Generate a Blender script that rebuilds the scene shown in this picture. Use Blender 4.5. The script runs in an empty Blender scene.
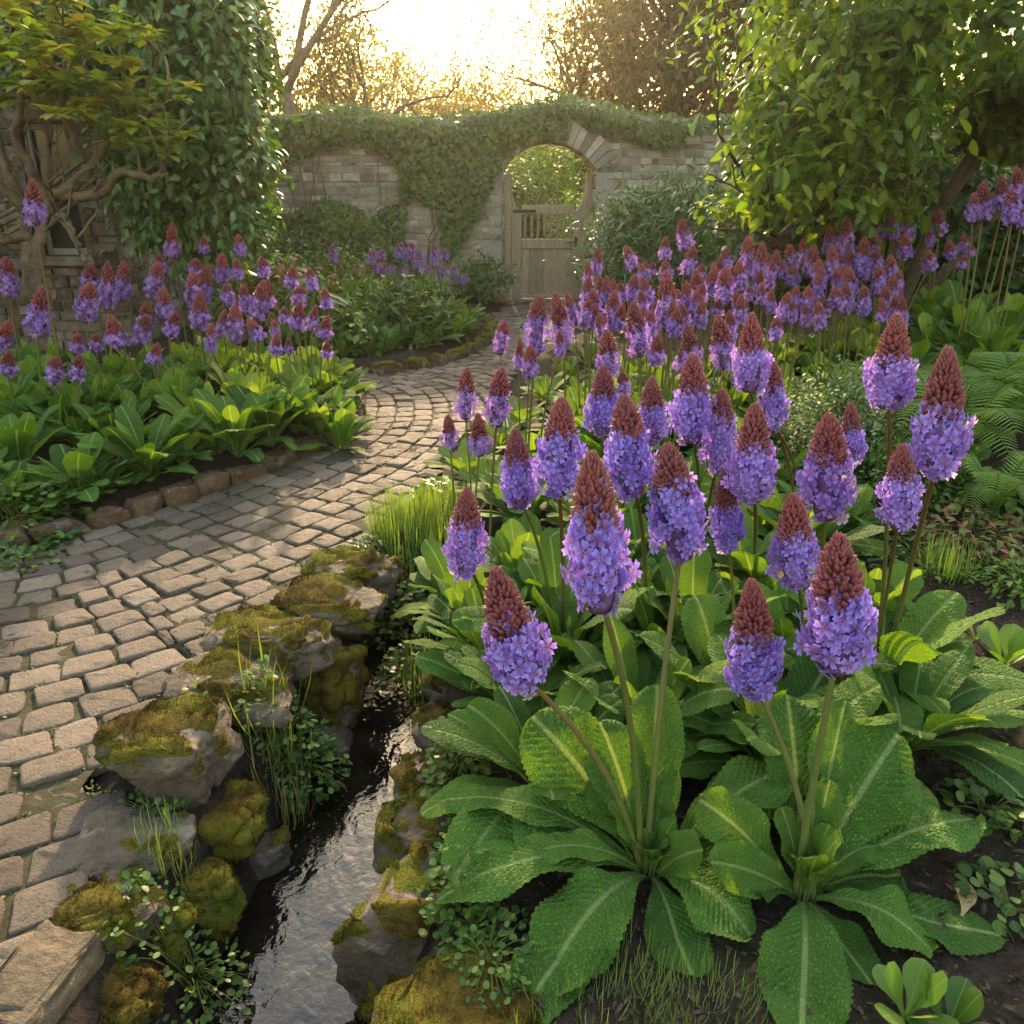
import bpy, bmesh, math, random
import numpy as np
from mathutils import Vector, Matrix
random.seed(7); RNG = np.random.default_rng(7)
S = bpy.context.scene; COL = S.collection
R = math.radians; PI = math.pi
# ------------------------------------------------------------------ camera, sky, sun, exposure
EYE = 1.45; PITCH = R(21.7); FPX = 28/36*1024
cd = bpy.data.cameras.new("camera"); cd.lens = 28; cd.sensor_width = 36; cd.clip_end = 500; cd.clip_start = 0.05
cam = bpy.data.objects.new("camera", cd); COL.objects.link(cam)
cam.location = (0, 0, EYE); cam.rotation_euler = (PI/2-PITCH, 0, 0); S.camera = cam
SUN_EL, SUN_AZ = R(22), R(-3)          # azimuth from +Y towards +X
W = bpy.data.worlds.new("World"); S.world = W; W.use_nodes = True
nt = W.node_tree; bg = nt.nodes["Background"]; sk = nt.nodes.new("ShaderNodeTexSky")
sk.sky_type = 'NISHITA'; sk.sun_disc = False; sk.sun_elevation = SUN_EL; sk.sun_rotation = SUN_AZ
sk.air_density = 2.2; sk.dust_density = 4.0; sk.ozone_density = 1.0
nt.links.new(sk.outputs[0], bg.inputs[0]); bg.inputs[1].default_value = 0.15
sl = bpy.data.lights.new("sun", 'SUN'); sl.energy = 2.6; sl.angle = R(2.0); sl.color = (1.0, .74, .44)
so = bpy.data.objects.new("sun", sl); COL.objects.link(so)
so.rotation_euler = Vector((math.sin(SUN_AZ)*math.cos(SUN_EL), math.cos(SUN_AZ)*math.cos(SUN_EL), math.sin(SUN_EL))).to_track_quat('Z', 'Y').to_euler()
S.view_settings.view_transform = 'Standard'; S.view_settings.look = 'None'; S.view_settings.gamma = 1
S.view_settings.exposure = 2.3
S.cycles.use_denoising = True; S.cycles.max_bounces = 8; S.cycles.transmission_bounces = 6; S.cycles.diffuse_bounces = 4
S.cycles.volume_bounces = 0; S.cycles.sample_clamp_indirect = 6; S.cycles.caustics_reflective = False; S.cycles.caustics_refractive = False
S.cycles.transparent_max_bounces = 8
HAZE_DENSITY = 0.0009
# ------------------------------------------------------------------ pixel <-> world
def ray(px, py):
    x, y = (px-512)/FPX, -(py-512)/FPX
    return np.array([x, y*math.sin(PITCH)+math.cos(PITCH), y*math.cos(PITCH)-math.sin(PITCH)])
def at_z(px, py, z=0.0):
    d = ray(px, py); return np.array([0, 0, EYE])+d*((z-EYE)/d[2])
def at_y(px, py, Y):
    d = ray(px, py); return np.array([0, 0, EYE])+d*(Y/d[1])
def at_depth(px, py, dep): return np.array([0, 0, EYE])+ray(px, py)*dep
def xy(l, z=0): return [tuple(at_z(a, b, z)[:2]) for a, b in l]
# ------------------------------------------------------------------ noise
def _h(i, j, k):
    n = (i*374761393+j*668265263+k*2147483647) & 0xffffffff
    n = ((n ^ (n >> 13))*1274126177) & 0xffffffff
    return ((n ^ (n >> 16)) & 0xffff)/65535.0
def vnoise(p):
    p = np.asarray(p, float); i = np.floor(p).astype(np.int64); f = p-i; f = f*f*(3-2*f); r = 0
    for a in (0, 1):
        for b in (0, 1):
            for c in (0, 1):
                w = (f[..., 0] if a else 1-f[..., 0])*(f[..., 1] if b else 1-f[..., 1])*(f[..., 2] if c else 1-f[..., 2])
                r = r+w*_h(i[..., 0]+a, i[..., 1]+b, i[..., 2]+c)
    return r*2-1
def fbm(p, o=4):
    p = np.asarray(p, float); r = 0; a = 1
    for k in range(o): r = r+a*vnoise(p*2**k+17.3*k); a *= .5
    return r
def sstep(a, b, x): t = np.clip((np.asarray(x, float)-a)/(b-a), 0, 1); return t*t*(3-2*t)
# ------------------------------------------------------------------ polygons
def catmull(pts, n=12, closed=False):
    P = [np.array(p, float) for p in pts]; out = []
    m = len(P)
    for i in range(m if closed else m-1):
        p0 = P[(i-1) % m] if closed or i > 0 else 2*P[0]-P[1]
        p1 = P[i]; p2 = P[(i+1) % m]
        p3 = P[(i+2) % m] if closed or i+2 < m else 2*P[-1]-P[-2]
        for k in range(n):
            t = k/n
            out.append(.5*((2*p1)+(-p0+p2)*t+(2*p0-5*p1+4*p2-p3)*t*t+(-p0+3*p1-3*p2+p3)*t**3))
    if not closed: out.append(P[-1])
    return np.array(out)
def seg_dist(q, poly, closed=True):
    a = np.asarray(poly, float); b = np.roll(a, -1, 0)
    if not closed: a, b = a[:-1], b[:-1]
    best = np.full(len(q), 1e9)
    for s, e in zip(a, b):
        d = e-s; L = max(d@d, 1e-12); t = np.clip(((q-s)@d)/L, 0, 1)
        best = np.minimum(best, np.hypot(*(q-s-t[:, None]*d).T))
    return best
def inside(q, poly):
    a = np.asarray(poly, float); b = np.roll(a, -1, 0); r = np.zeros(len(q), bool)
    for (x0, y0), (x1, y1) in zip(a, b):
        c = (y0 > q[:, 1]) != (y1 > q[:, 1])
        r ^= c & (q[:, 0] < (x1-x0)*(q[:, 1]-y0)/((y1-y0) if y1 != y0 else 1e-9)+x0)
    return r
def sd(q, poly): d = seg_dist(q, poly); return np.where(inside(q, poly), d, -d)   # + inside
# ------------------------------------------------------------------ site plan
LB_EDGE = catmull([(-5.2, 2.2), (-3.4, 2.7)]+xy([(0, 552), (60, 542), (130, 522), (200, 499), (260, 477), (318, 452), (352, 428), (357, 402)])+[(-1.42, 6.1), (-2.1, 6.55), (-3.4, 6.8), (-5.2, 6.9)], 8)
LEFT_BED = np.array(list(LB_EDGE)+[(-9, 7.0), (-9, 2.2)])
MB_EDGE = catmull([(-4.2, 6.95)]+xy([(250, 381), (335, 380), (400, 373), (440, 366), (476, 354), (491, 338), (490, 322)])+[(-.2, 11.5)], 8)
MID_BED = np.array(list(MB_EDGE)+[(-.2, 11.9), (-4.2, 11.9)])
R_EDGE = xy([(-60, 1100), (70, 960), (108, 880), (122, 765), (205, 680), (262, 622), (325, 577), (372, 548), (412, 515), (440, 482), (456, 452)])+[(-.12, 5.6), (.1, 7.2), (.55, 9.4), (1.15, 11.6)]
PATH = np.array([(-5.2, .2), (-2.5, .2)]+R_EDGE+[(1.15, 14.5), (-.14, 14.5), (-.16, 11.6)]+[tuple(p) for p in MB_EDGE[::-1][1:]]+[(-5.2, 6.92)]+[tuple(p) for p in LB_EDGE[::-1][1:]])
STREAM = catmull([tuple(at_z(a, b, -.3)[:2]) for a, b in [(262, 1180), (300, 1000), (322, 930), (350, 830), (375, 750), (390, 705), (404, 665), (428, 634), (462, 604)]], 6)
WATER_Z = -.27
def stream_w(y): return .185-.07*sstep(1.2, 2.4, y)
def terrain(x, y):
    x = np.atleast_1d(np.asarray(x, float)); y = np.atleast_1d(np.asarray(y, float)); q = np.stack([x, y], 1)
    n = fbm(np.stack([x*2.2, y*2.2, x*0], 1), 4)
    zl = sstep(0, .16, sd(q, LEFT_BED))*(.1+.03*n)+sstep(.2, 2.5, sd(q, LEFT_BED))*.08
    zm = sstep(0, .2, sd(q, MID_BED))*(.12+.03*n)
    e = sd(q, PATH); out = sstep(0, .3, -e)
    right = (x > -1.2) & (y < 11.6) & (x > -.6+.1*y*0)
    bank = (.5*sstep(1.0, 3.6, x)*sstep(1.8, 5.0, y)+.06*sstep(0, .5, x+.3))
    zr = np.where(right, out*(bank+.02*n), 0)
    z = np.maximum(np.maximum(zl, zm), zr)
    z = np.where(y > 11.9, .03*n*np.where(e > -.2, 0, 1), z)
    ds = seg_dist(q, STREAM, False); w = stream_w(y)
    end = np.hypot(x-STREAM[-1][0], y-STREAM[-1][1])
    carve = 1-sstep(w*.75, w+.17, ds); carve = carve*sstep(.0, .35, np.where(y > STREAM[-1][1]-.3, end, 1.0))
    z = z*(1-carve)+(-.40+.03*n)*carve
    return z
def tz(x, y): return float(terrain(x, y)[0])
def ground_at(px, py):
    z = 0.0
    for _ in range(14): p = at_z(px, py, z); z = .5*z+.5*tz(p[0], p[1])
    p = at_z(px, py, z); return np.array([p[0], p[1], tz(p[0], p[1])])
# ------------------------------------------------------------------ mesh building
class MB:
    def __init__(s): s.V = []; s.Q = []; s.T = []; s.UV = []; s.VAR = []; s.qm = []; s.tm = []; s.n = 0
    def add(s, V, Q=None, T=None, uv=None, var=None, mat=0):
        V = np.asarray(V, float).reshape(-1, 3); k = len(V)
        s.V.append(V)
        if Q is not None and len(Q): Q = np.asarray(Q, np.int64).reshape(-1, 4)+s.n; s.Q.append(Q); s.qm.append(np.full(len(Q), mat))
        if T is not None and len(T): T = np.asarray(T, np.int64).reshape(-1, 3)+s.n; s.T.append(T); s.tm.append(np.full(len(T), mat))
        s.UV.append(np.zeros((k, 2)) if uv is None else np.asarray(uv, float).reshape(-1, 2))
        s.VAR.append(np.full(k, .5) if var is None else np.broadcast_to(np.asarray(var, float), (k,)))
        s.n += k
    def mesh(s, name, mats, origin=(0, 0, 0), smooth=True):
        me = bpy.data.meshes.new(name)
        if not s.V: return me
        V = np.concatenate(s.V)-np.asarray(origin, float)
        Q = np.concatenate(s.Q) if s.Q else np.zeros((0, 4), np.int64); T = np.concatenate(s.T) if s.T else np.zeros((0, 3), np.int64)
        me.vertices.add(len(V)); me.vertices.foreach_set("co", V.astype(np.float32).ravel())
        nl = Q.size+T.size; me.loops.add(nl); me.loops.foreach_set("vertex_index", np.concatenate([Q.ravel(), T.ravel()]).astype(np.int32))
        me.polygons.add(len(Q)+len(T))
        me.polygons.foreach_set("loop_start", np.concatenate([np.arange(len(Q))*4, Q.size+np.arange(len(T))*3]).astype(np.int32))
        me.polygons.foreach_set("material_index", np.concatenate(s.qm+s.tm).astype(np.int32))
        me.polygons.foreach_set("use_smooth", np.full(len(Q)+len(T), smooth))
        a = me.attributes.new("uvp", 'FLOAT_VECTOR', 'POINT'); uv = np.concatenate(s.UV)
        a.data.foreach_set("vector", np.concatenate([uv, np.zeros((len(uv), 1))], 1).astype(np.float32).ravel())
        a = me.attributes.new("var", 'FLOAT', 'POINT'); a.data.foreach_set("value", np.concatenate(s.VAR).astype(np.float32))
        for m in (mats if isinstance(mats, (list, tuple)) else [mats]): me.materials.append(m)
        me.update(calc_edges=True)
        return me
    def build(s, name, mats, parent=None, origin=(0, 0, 0), smooth=True):
        o = bpy.data.objects.new(name, s.mesh(name, mats, origin, smooth)); COL.objects.link(o)
        if parent is not None: o.parent = parent
        else: o.location = Vector(origin)
        return o
def tag(o, label=None, cat=None, group=None, kind=None):
    for k, v in (("label", label), ("category", cat), ("group", group), ("kind", kind)):
        if v: o[k] = v
    return o
def thing(name, loc, label, cat, group=None):
    o = bpy.data.objects.new(name, None); COL.objects.link(o); o.location = Vector([float(v) for v in loc]); o.empty_display_size = .1
    return tag(o, label, cat, group)
def norm(v): v = np.asarray(v, float); return v/np.maximum(np.linalg.norm(v, axis=-1, keepdims=True), 1e-9)
def grid_quads(r, c):
    i = np.arange(r-1)[:, None]*c+np.arange(c-1)[None]
    return np.stack([i, i+1, i+c+1, i+c], -1).reshape(-1, 4)
# leaf templates: X across, Y along, Z normal; (V, Q, uv)
def blade(prof, fold=.18, droop=.25, wave=0):
    rows = len(prof); V = []; uv = []
    for i, (t, w) in enumerate(prof):
        for u in (-1, 0, 1):
            V.append((u*w, t, abs(u)*w*fold-droop*t*t+wave*u*math.sin(t*9))); uv.append((u*w*2, t))
    return np.array(V), grid_quads(rows, 3), np.array(uv)
LEAF = blade([(0, .02), (.3, .24), (.65, .22), (1, .01)])
LEAF_BROAD = blade([(0, .03), (.15, .16), (.4, .29), (.7, .25), (.9, .12), (1, .01)], .2, .3)
LEAF_LONG = blade([(0, .02), (.3, .11), (.65, .13), (1, .005)], .15, .35)
LEAF_FAR = blade([(0, .05), (.5, .3), (1, .03)], .15, .15)
_iv = np.array([(0, 0, 0), (-.3, -.12, .05), (-.52, .15, .0), (-.3, .42, .05), (0, 1, -.12), (.3, .42, .05), (.52, .15, 0), (.3, -.12, .05), (0, .3, .1)])
IVY = (_iv, np.array([(8, 0, 1, 2), (8, 2, 3, 4), (8, 4, 5, 6), (8, 6, 7, 0)]), _iv[:, :2])
BLADE = blade([(0, .03), (.4, .028), (.75, .02), (1, .002)], .3, .3)
def frames(fwd, up):
    f = norm(fwd); s = np.cross(f, up); bad = np.linalg.norm(s, axis=1) < 1e-4
    s[bad] = np.cross(f[bad], [1, .1, .2]); s = norm(s); return np.stack([s, f, np.cross(s, f)], -1)
def scatter(mb, tpl, pos, fwd, up, size, var=None, mat=0, wide=1.0):
    V, Q, uv = tpl; n = len(pos)
    if n == 0: return
    size = np.broadcast_to(np.asarray(size, float), (n,)); M = frames(np.asarray(fwd, float), np.asarray(up, float))
    Vs = V*np.array([wide, 1, 1])
    P = np.einsum('nij,kj->nki', M, Vs)*size[:, None, None]+np.asarray(pos, float)[:, None]
    k = len(V); F = (Q[None]+(np.arange(n)*k)[:, None, None]).reshape(-1, 4)
    v = RNG.random(n) if var is None else np.broadcast_to(np.asarray(var, float), (n,))
    mb.add(P.reshape(-1, 3), F, None, np.tile(uv, (n, 1)), np.repeat(v, k), mat)
def tube(mb, pts, rad, sides=7, var=.5, mat=0, cap=True):
    P = np.asarray(pts, float); n = len(P); rad = np.broadcast_to(np.asarray(rad, float), (n,))
    T = np.gradient(P, axis=0); T = norm(T)
    ref = np.array([0, 0, 1.0]) if abs(T[0][2]) < .9 else np.array([1.0, 0, 0])
    a = norm(np.cross(T[0], ref)); V = []; uv = []
    for i in range(n):
        a = norm(a-T[i]*(a@T[i])); b = np.cross(T[i], a)
        th = np.arange(sides)/sides*2*PI
        V.append(P[i]+rad[i]*(np.cos(th)[:, None]*a+np.sin(th)[:, None]*b)); uv.append(np.stack([th/6.283, np.full(sides, i/(n-1))], 1))
    V = np.concatenate(V); uv = np.concatenate(uv)
    i = np.arange(n-1)[:, None]*sides; j = np.arange(sides)[None]; j2 = (j+1) % sides
    Q = np.stack([i+j, i+j2, i+sides+j2, i+sides+j], -1).reshape(-1, 4); T3 = []
    if cap:
        V = np.concatenate([V, P[:1], P[-1:]]); uv = np.concatenate([uv, [[0, 0], [0, 1]]]); b0 = n*sides
        T3 = [(b0, (k+1) % sides, k) for k in range(sides)]+[(b0+1, (n-1)*sides+k, (n-1)*sides+(k+1) % sides) for k in range(sides)]
    mb.add(V, Q, T3, uv, var, mat)
def bez(a, b, c, n=10):
    t = np.linspace(0, 1, n)[:, None]; return (1-t)**2*np.asarray(a, float)+2*t*(1-t)*np.asarray(b, float)+t*t*np.asarray(c, float)
def box(mb, lo, hi, bev=.008, var=.5, mat=0, rot=None, piv=None):
    lo = np.array(lo, float); hi = np.array(hi, float); b = min(bev, .45*min(hi-lo)); V = []
    for ax in range(3):
        for sgn in (0, 1):
            for (p, q) in ((0, 0), (1, 0), (1, 1), (0, 1)):
                v = np.zeros(3); o1, o2 = [(1, 2), (0, 2), (0, 1)][ax]
                v[ax] = hi[ax] if sgn else lo[ax]
                v[o1] = hi[o1]-b if p else lo[o1]+b; v[o2] = hi[o2]-b if q else lo[o2]+b; V.append(v)
    V = np.array(V); key = {}
    idx = lambda ax, s, p, q: ax*8+s*4+[(0, 0), (1, 0), (1, 1), (0, 1)].index((p, q))
    Q = [[ax*8+s*4+k for k in range(4)] for ax in range(3) for s in (0, 1)]; T = []
    for s in (0, 1):
        for q in (0, 1):
            Q.append([idx(0, s, q, 0), idx(0, s, q, 1), idx(1, q, s, 1), idx(1, q, s, 0)])
            Q.append([idx(0, s, 0, q), idx(0, s, 1, q), idx(2, q, s, 1), idx(2, q, s, 0)])
            Q.append([idx(1, s, 0, q), idx(1, s, 1, q), idx(2, q, 1, s), idx(2, q, 0, s)])
    for x in (0, 1):
        for y in (0, 1):
            for z in (0, 1): T.append([idx(0, x, y, z), idx(1, y, x, z), idx(2, z, x, y)])
    if rot is not None:
        pv = (lo+hi)/2 if piv is None else np.array(piv); V = (V-pv)@np.array(rot).T+pv
    # fix winding outward
    c = V.mean(0)
    def fx(F): return [f if np.dot(np.cross(V[f[1]]-V[f[0]], V[f[2]]-V[f[0]]), V[list(f)].mean(0)-c) > 0 else f[::-1] for f in F]
    mb.add(V, fx(Q), fx(T), V[:, :2], var, mat)
def rotz(a): return np.array([[math.cos(a), -math.sin(a), 0], [math.sin(a), math.cos(a), 0], [0, 0, 1]])
def roty(a): return np.array([[math.cos(a), 0, math.sin(a)], [0, 1, 0], [-math.sin(a), 0, math.cos(a)]])
def rdir(n): return norm(RNG.normal(size=(n, 3)))
# ------------------------------------------------------------------ materials
class NT:
    def __init__(s, name):
        s.m = bpy.data.materials.new(name); s.m.use_nodes = True; s.t = s.m.node_tree; s.t.nodes.clear(); s.out = s.t.nodes.new("ShaderNodeOutputMaterial")
    def n(s, typ, props=None, **ins):
        nd = s.t.nodes.new("ShaderNode"+typ)
        for k, v in (props or {}).items(): setattr(nd, k, v)
        for k, v in ins.items():
            key = k.replace("_", " ") if not k.startswith("i") or not k[1:].isdigit() else int(k[1:])
            s.set(nd.inputs[key], v)
        return nd
    def set(s, sock, v):
        if isinstance(v, bpy.types.NodeSocket): s.t.links.new(v, sock)
        elif isinstance(v, bpy.types.Node): s.t.links.new(v.outputs[0], sock)
        else:
            if sock.type == 'RGBA' and len(v) == 3: v = (*v, 1)
            sock.default_value = v
    def attr(s, a): return s.n("Attribute", {"attribute_name": a})
    def ramp(s, fac, stops, mode='LINEAR'):
        r = s.n("ValToRGB"); e = r.color_ramp.elements; r.color_ramp.interpolation = mode
        while len(e) > 1: e.remove(e[0])
        for i, (p, c) in enumerate(stops):
            q = e[0] if i == 0 else e.new(p)
            q.position = p; q.color = (*c, 1) if len(c) == 3 else c
        s.set(r.inputs[0], fac); return r.outputs[0]
    def mix(s, f, a, b, mode='MIX'):
        m = s.n("MixRGB", {"blend_type": mode}); s.set(m.inputs[0], f); s.set(m.inputs[1], a); s.set(m.inputs[2], b); return m.outputs[0]
    def math(s, op, a, b=0.0, c=None):
        m = s.n("Math", {"operation": op}); s.set(m.inputs[0], a); s.set(m.inputs[1], b)
        if c is not None: s.set(m.inputs[2], c)
        return m.outputs[0]
    def noise(s, scale, detail=4, rough=.55, vec=None, dist=0):
        d = s.n("TexNoise", Scale=scale, Detail=detail, Roughness=rough, Distortion=dist)
        s.set(d.inputs["Vector"], vec if vec is not None else s.n("TexCoord").outputs["Object"]); return d.outputs["Fac"]
    def bump(s, h, strength=.5, dist=.01, nrm=None):
        b = s.n("Bump", Strength=strength, Distance=dist, Height=h)
        if nrm is not None: s.set(b.inputs["Normal"], nrm)
        return b.outputs[0]
    def principled(s, col, rough=.7, spec=.3, nrm=None, **k):
        p = s.n("BsdfPrincipled"); s.set(p.inputs["Base Color"], col); s.set(p.inputs["Roughness"], rough); s.set(p.inputs["Specular IOR Level"], spec)
        if nrm is not None: s.set(p.inputs["Normal"], nrm)
        for a, v in k.items(): s.set(p.inputs[a.replace("_", " ")], v)
        return p.outputs[0]
    def surf(s, sh): s.t.links.new(sh, s.out.inputs[0]); return s.m
def leafmat(name, stops, trans=.35, rough=.5, spec=.35, tcol=(1.35, 1.45, .35), bump=0):
    m = NT(name); v = m.attr("var").outputs["Fac"]; c = m.ramp(v, stops)
    nz = m.noise(3.0, 2); c = m.mix(.5, c, m.ramp(nz, [(.3, (.6, .6, .6)), (.7, (1.25, 1.25, 1.25))]), 'MULTIPLY')
    uv = m.attr("uvp").outputs["Vector"]; x = m.n("SeparateXYZ", Vector=uv)
    mid = m.math('LESS_THAN', m.math('ABSOLUTE', x.outputs[0]), .035)
    c = m.mix(m.math('MULTIPLY', mid, .35), c, (.3, .36, .12))
    nrm = None
    p = m.principled(c, rough, spec, nrm)
    t = m.n("BsdfTranslucent", Color=m.mix(1.0, c, tcol, 'MULTIPLY'))
    return m.surf(m.n("MixShader", i0=trans, i1=p, i2=t).outputs[0])
def primula_leaf_mat():
    m = NT("primula_leaf"); v = m.attr("var").outputs["Fac"]; uv = m.attr("uvp").outputs["Vector"]; x = m.n("SeparateXYZ", Vector=uv)
    au = m.math('ABSOLUTE', x.outputs[0])
    c = m.ramp(v, [(0, (.045, .11, .022)), (.5, (.105, .21, .034)), (.8, (.165, .285, .044)), (1, (.24, .33, .045))])
    nz = m.noise(6, 3); c = m.mix(.5, c, m.ramp(nz, [(.3, (.65, .68, .65)), (.7, (1.25, 1.25, 1.15))]), 'MULTIPLY')
    # side veins slanting forward from the midrib
    ph = m.math('ADD', m.math('MULTIPLY', x.outputs[1], 62.0), m.math('MULTIPLY', au, -14.0))
    side = m.math('POWER', m.math('ABSOLUTE', m.math('COSINE', ph)), 8.0)
    vor = m.n("TexVoronoi", {"feature": 'DISTANCE_TO_EDGE'}, Scale=1.0); 
    m.set(vor.inputs["Vector"], m.n("VectorMath", {"operation": 'MULTIPLY'}, i0=uv, i1=(13, 46, 1)).outputs[0])
    cell = m.math('MINIMUM', m.math('MULTIPLY', vor.outputs["Distance"], 3.2), 1.0)
    mid = m.ramp(au, [(.04, (1, 1, 1)), (.085, (0, 0, 0))])
    c = m.mix(.8, c, m.ramp(cell, [(0, (.55, .6, .55)), (.45, (1.0, 1.0, 1.0)), (1, (1.3, 1.27, 1.25))]), 'MULTIPLY')  # crevice shade painted into the leaf colour: cell edges darker, centres lighter
    c = m.mix(m.math('MULTIPLY', side, .25), c, (.15, .24, .06))
    c = m.mix(m.math('MULTIPLY', mid, .65), c, (.33, .4, .15))
    h = m.math('SUBTRACT', m.math('SUBTRACT', cell, m.math('MULTIPLY', side, .7)), m.math('MULTIPLY', mid, 1.2))
    nrm = m.bump(h, .7, .009)
    p = m.principled(c, .62, .16, nrm)
    t = m.n("BsdfTranslucent", Color=m.mix(1.0, c, (1.6, 1.45, .35), 'MULTIPLY'))
    return m.surf(m.n("MixShader", i0=.32, i1=p, i2=t).outputs[0])
def bark(name, a, b, sc=14, moss=0):
    m = NT(name); n = m.noise(sc, 6, .65); c = m.ramp(n, [(.3, a), (.7, b)])
    if moss: c = m.mix(m.math('MULTIPLY', m.ramp(m.noise(5, 4), [(.5, (0, 0, 0)), (.62, (1, 1, 1))]), moss), c, (.07, .09, .02))
    return m.surf(m.principled(c, .85, .2, m.bump(n, .7, .02)))
def petal_mat():
    m = NT("primula_petal"); v = m.attr("var").outputs["Fac"]; x = m.n("SeparateXYZ", Vector=m.attr("uvp").outputs["Vector"])
    c = m.ramp(x.outputs[0], [(0, (.8, .5, .1)), (.17, (.66, .3, .22)), (.27, (.27, .13, .45)), (.6, (.335, .245, .67)), (1, (.52, .42, .83))])
    oi = m.n("ObjectInfo").outputs["Random"]; c = m.mix(.8, c, m.ramp(oi, [(0, (.72, .74, 1.0)), (.5, (1, .95, 1)), (1, (1.0, .95, 1.0))]), 'MULTIPLY')
    c = m.mix(.75, c, m.ramp(v, [(0, (.75, .62, .85)), (.5, (1, 1, 1)), (.85, (1.15, 1.0, 1.05)), (.96, (1.4, 1.15, 1.0)), (1, (1.9, 2.2, 1.0))]), 'MULTIPLY')
    p = m.principled(c, .6, .2); t = m.n("BsdfTranslucent", Color=m.mix(1.0, c, (1.25, 1.05, 1.2), 'MULTIPLY'))
    return m.surf(m.n("MixShader", i0=.4, i1=p, i2=t).outputs[0])
def bud_mat():
    m = NT("primula_bud"); v = m.attr("var").outputs["Fac"]; x = m.n("SeparateXYZ", Vector=m.attr("uvp").outputs["Vector"])
    c = m.ramp(v, [(0, (.08, .011, .022)), (.5, (.175, .026, .042)), (1, (.27, .06, .072))])
    c = m.mix(m.ramp(x.outputs[1], [(.45, (0, 0, 0)), (1, (.7, .7, .7))]), c, (.42, .16, .14)); c = m.mix(.7, c, m.ramp(m.n("ObjectInfo").outputs["Random"], [(0, (.7, .75, .8)), (1, (1.2, 1.15, 1.1))]), 'MULTIPLY')
    p = m.principled(c, .5, .3); t = m.n("BsdfTranslucent", Color=m.mix(1.0, c, (1.4, 1, .8), 'MULTIPLY'))
    return m.surf(m.n("MixShader", i0=.2, i1=p, i2=t).outputs[0])
def stalk_mat():
    m = NT("primula_stalk"); v = m.attr("var").outputs["Fac"]; x = m.n("SeparateXYZ", Vector=m.attr("uvp").outputs["Vector"])
    c = m.mix(m.math('MULTIPLY', v, m.ramp(x.outputs[1], [(0, (.55, .55, .55)), (.3, (.3, .3, .3)), (1, (1, 1, 1))])), (.075, .115, .02), (.14, .05, .032))
    c = m.mix(.4, c, m.ramp(m.noise(40, 3), [(.3, (.7, .7, .7)), (.7, (1.2, 1.2, 1.2))]), 'MULTIPLY')
    return m.surf(m.principled(c, .7, .15))
def rock_mat(name, a, b, c3):
    m = NT(name); oi = m.n("ObjectInfo").outputs["Random"]; co = m.n("VectorMath", {"operation": 'ADD'}, i0=m.n("TexCoord").outputs["Object"], i1=m.n("CombineXYZ", X=m.math('MULTIPLY', oi, 50.0)).outputs[0]).outputs[0]
    n1 = m.noise(6, 8, .62, co); n2 = m.noise(45, 5, .7, co); n3 = m.noise(14, 4, .5, co)
    c = m.ramp(n1, [(.32, a), (.5, b), (.68, c3)])
    c = m.mix(.6, c, m.ramp(n2, [(.3, (.5, .5, .5)), (.7, (1.35, 1.35, 1.35))]), 'MULTIPLY')
    c = m.mix(m.math('MULTIPLY', m.ramp(n3, [(.6, (0, 0, 0)), (.66, (1, 1, 1))]), .5), c, (.25, .215, .165))
    c = m.mix(m.math('MULTIPLY', m.ramp(m.noise(9, 5, .6, co), [(.55, (0, 0, 0)), (.66, (1, 1, 1))]), .6), c, (.055, .045, .035))
    h = m.math('ADD', m.math('MULTIPLY', n1, 1.0), m.math('MULTIPLY', n2, .4))
    return m.surf(m.principled(c, .78, .3, m.bump(h, 1.0, .035)))
def moss_mat():
    m = NT("moss"); v = m.attr("var").outputs["Fac"]; n = m.noise(16, 5, .6); n2 = m.noise(160, 3, .7)
    c = m.ramp(m.math('ADD', m.math('MULTIPLY', n, .7), m.math('MULTIPLY', v, .35)), [(.3, (.045, .025, .008)), (.45, (.1, .07, .012)), (.58, (.13, .11, .014)), (.75, (.08, .11, .016))])
    c = m.mix(.7, c, m.ramp(n2, [(.3, (.4, .4, .4)), (.7, (1.5, 1.5, 1.4))]), 'MULTIPLY')
    return m.surf(m.principled(c, .95, .1, m.bump(n2, 1.0, .012)))
def sett_mat():
    m = NT("stone_sett"); v = m.attr("var").outputs["Fac"]; n1 = m.noise(30, 6, .7); n2 = m.noise(120, 4, .7); n3 = m.noise(1.3, 3)
    c = m.ramp(v, [(0, (.068, .05, .039)), (.35, (.108, .08, .061)), (.7, (.145, .107, .081)), (1, (.19, .143, .11))])
    c = m.mix(.55, c, m.ramp(n1, [(.3, (.55, .55, .55)), (.7, (1.3, 1.3, 1.3))]), 'MULTIPLY')
    c = m.mix(.5, c, m.ramp(n2, [(.35, (.6, .6, .6)), (.65, (1.3, 1.3, 1.3))]), 'MULTIPLY')
    c = m.mix(m.math('MULTIPLY', m.ramp(m.noise(7, 6, .7), [(.56, (0, 0, 0)), (.7, (1, 1, 1))]), .5), c, (.06, .055, .03))
    h = m.math('ADD', n1, m.math('MULTIPLY', n2, .5))
    return m.surf(m.principled(c, m.ramp(n1, [(.3, (.6, .6, .6)), (.7, (.9, .9, .9))]), .25, m.bump(h, .9, .012)))
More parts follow.
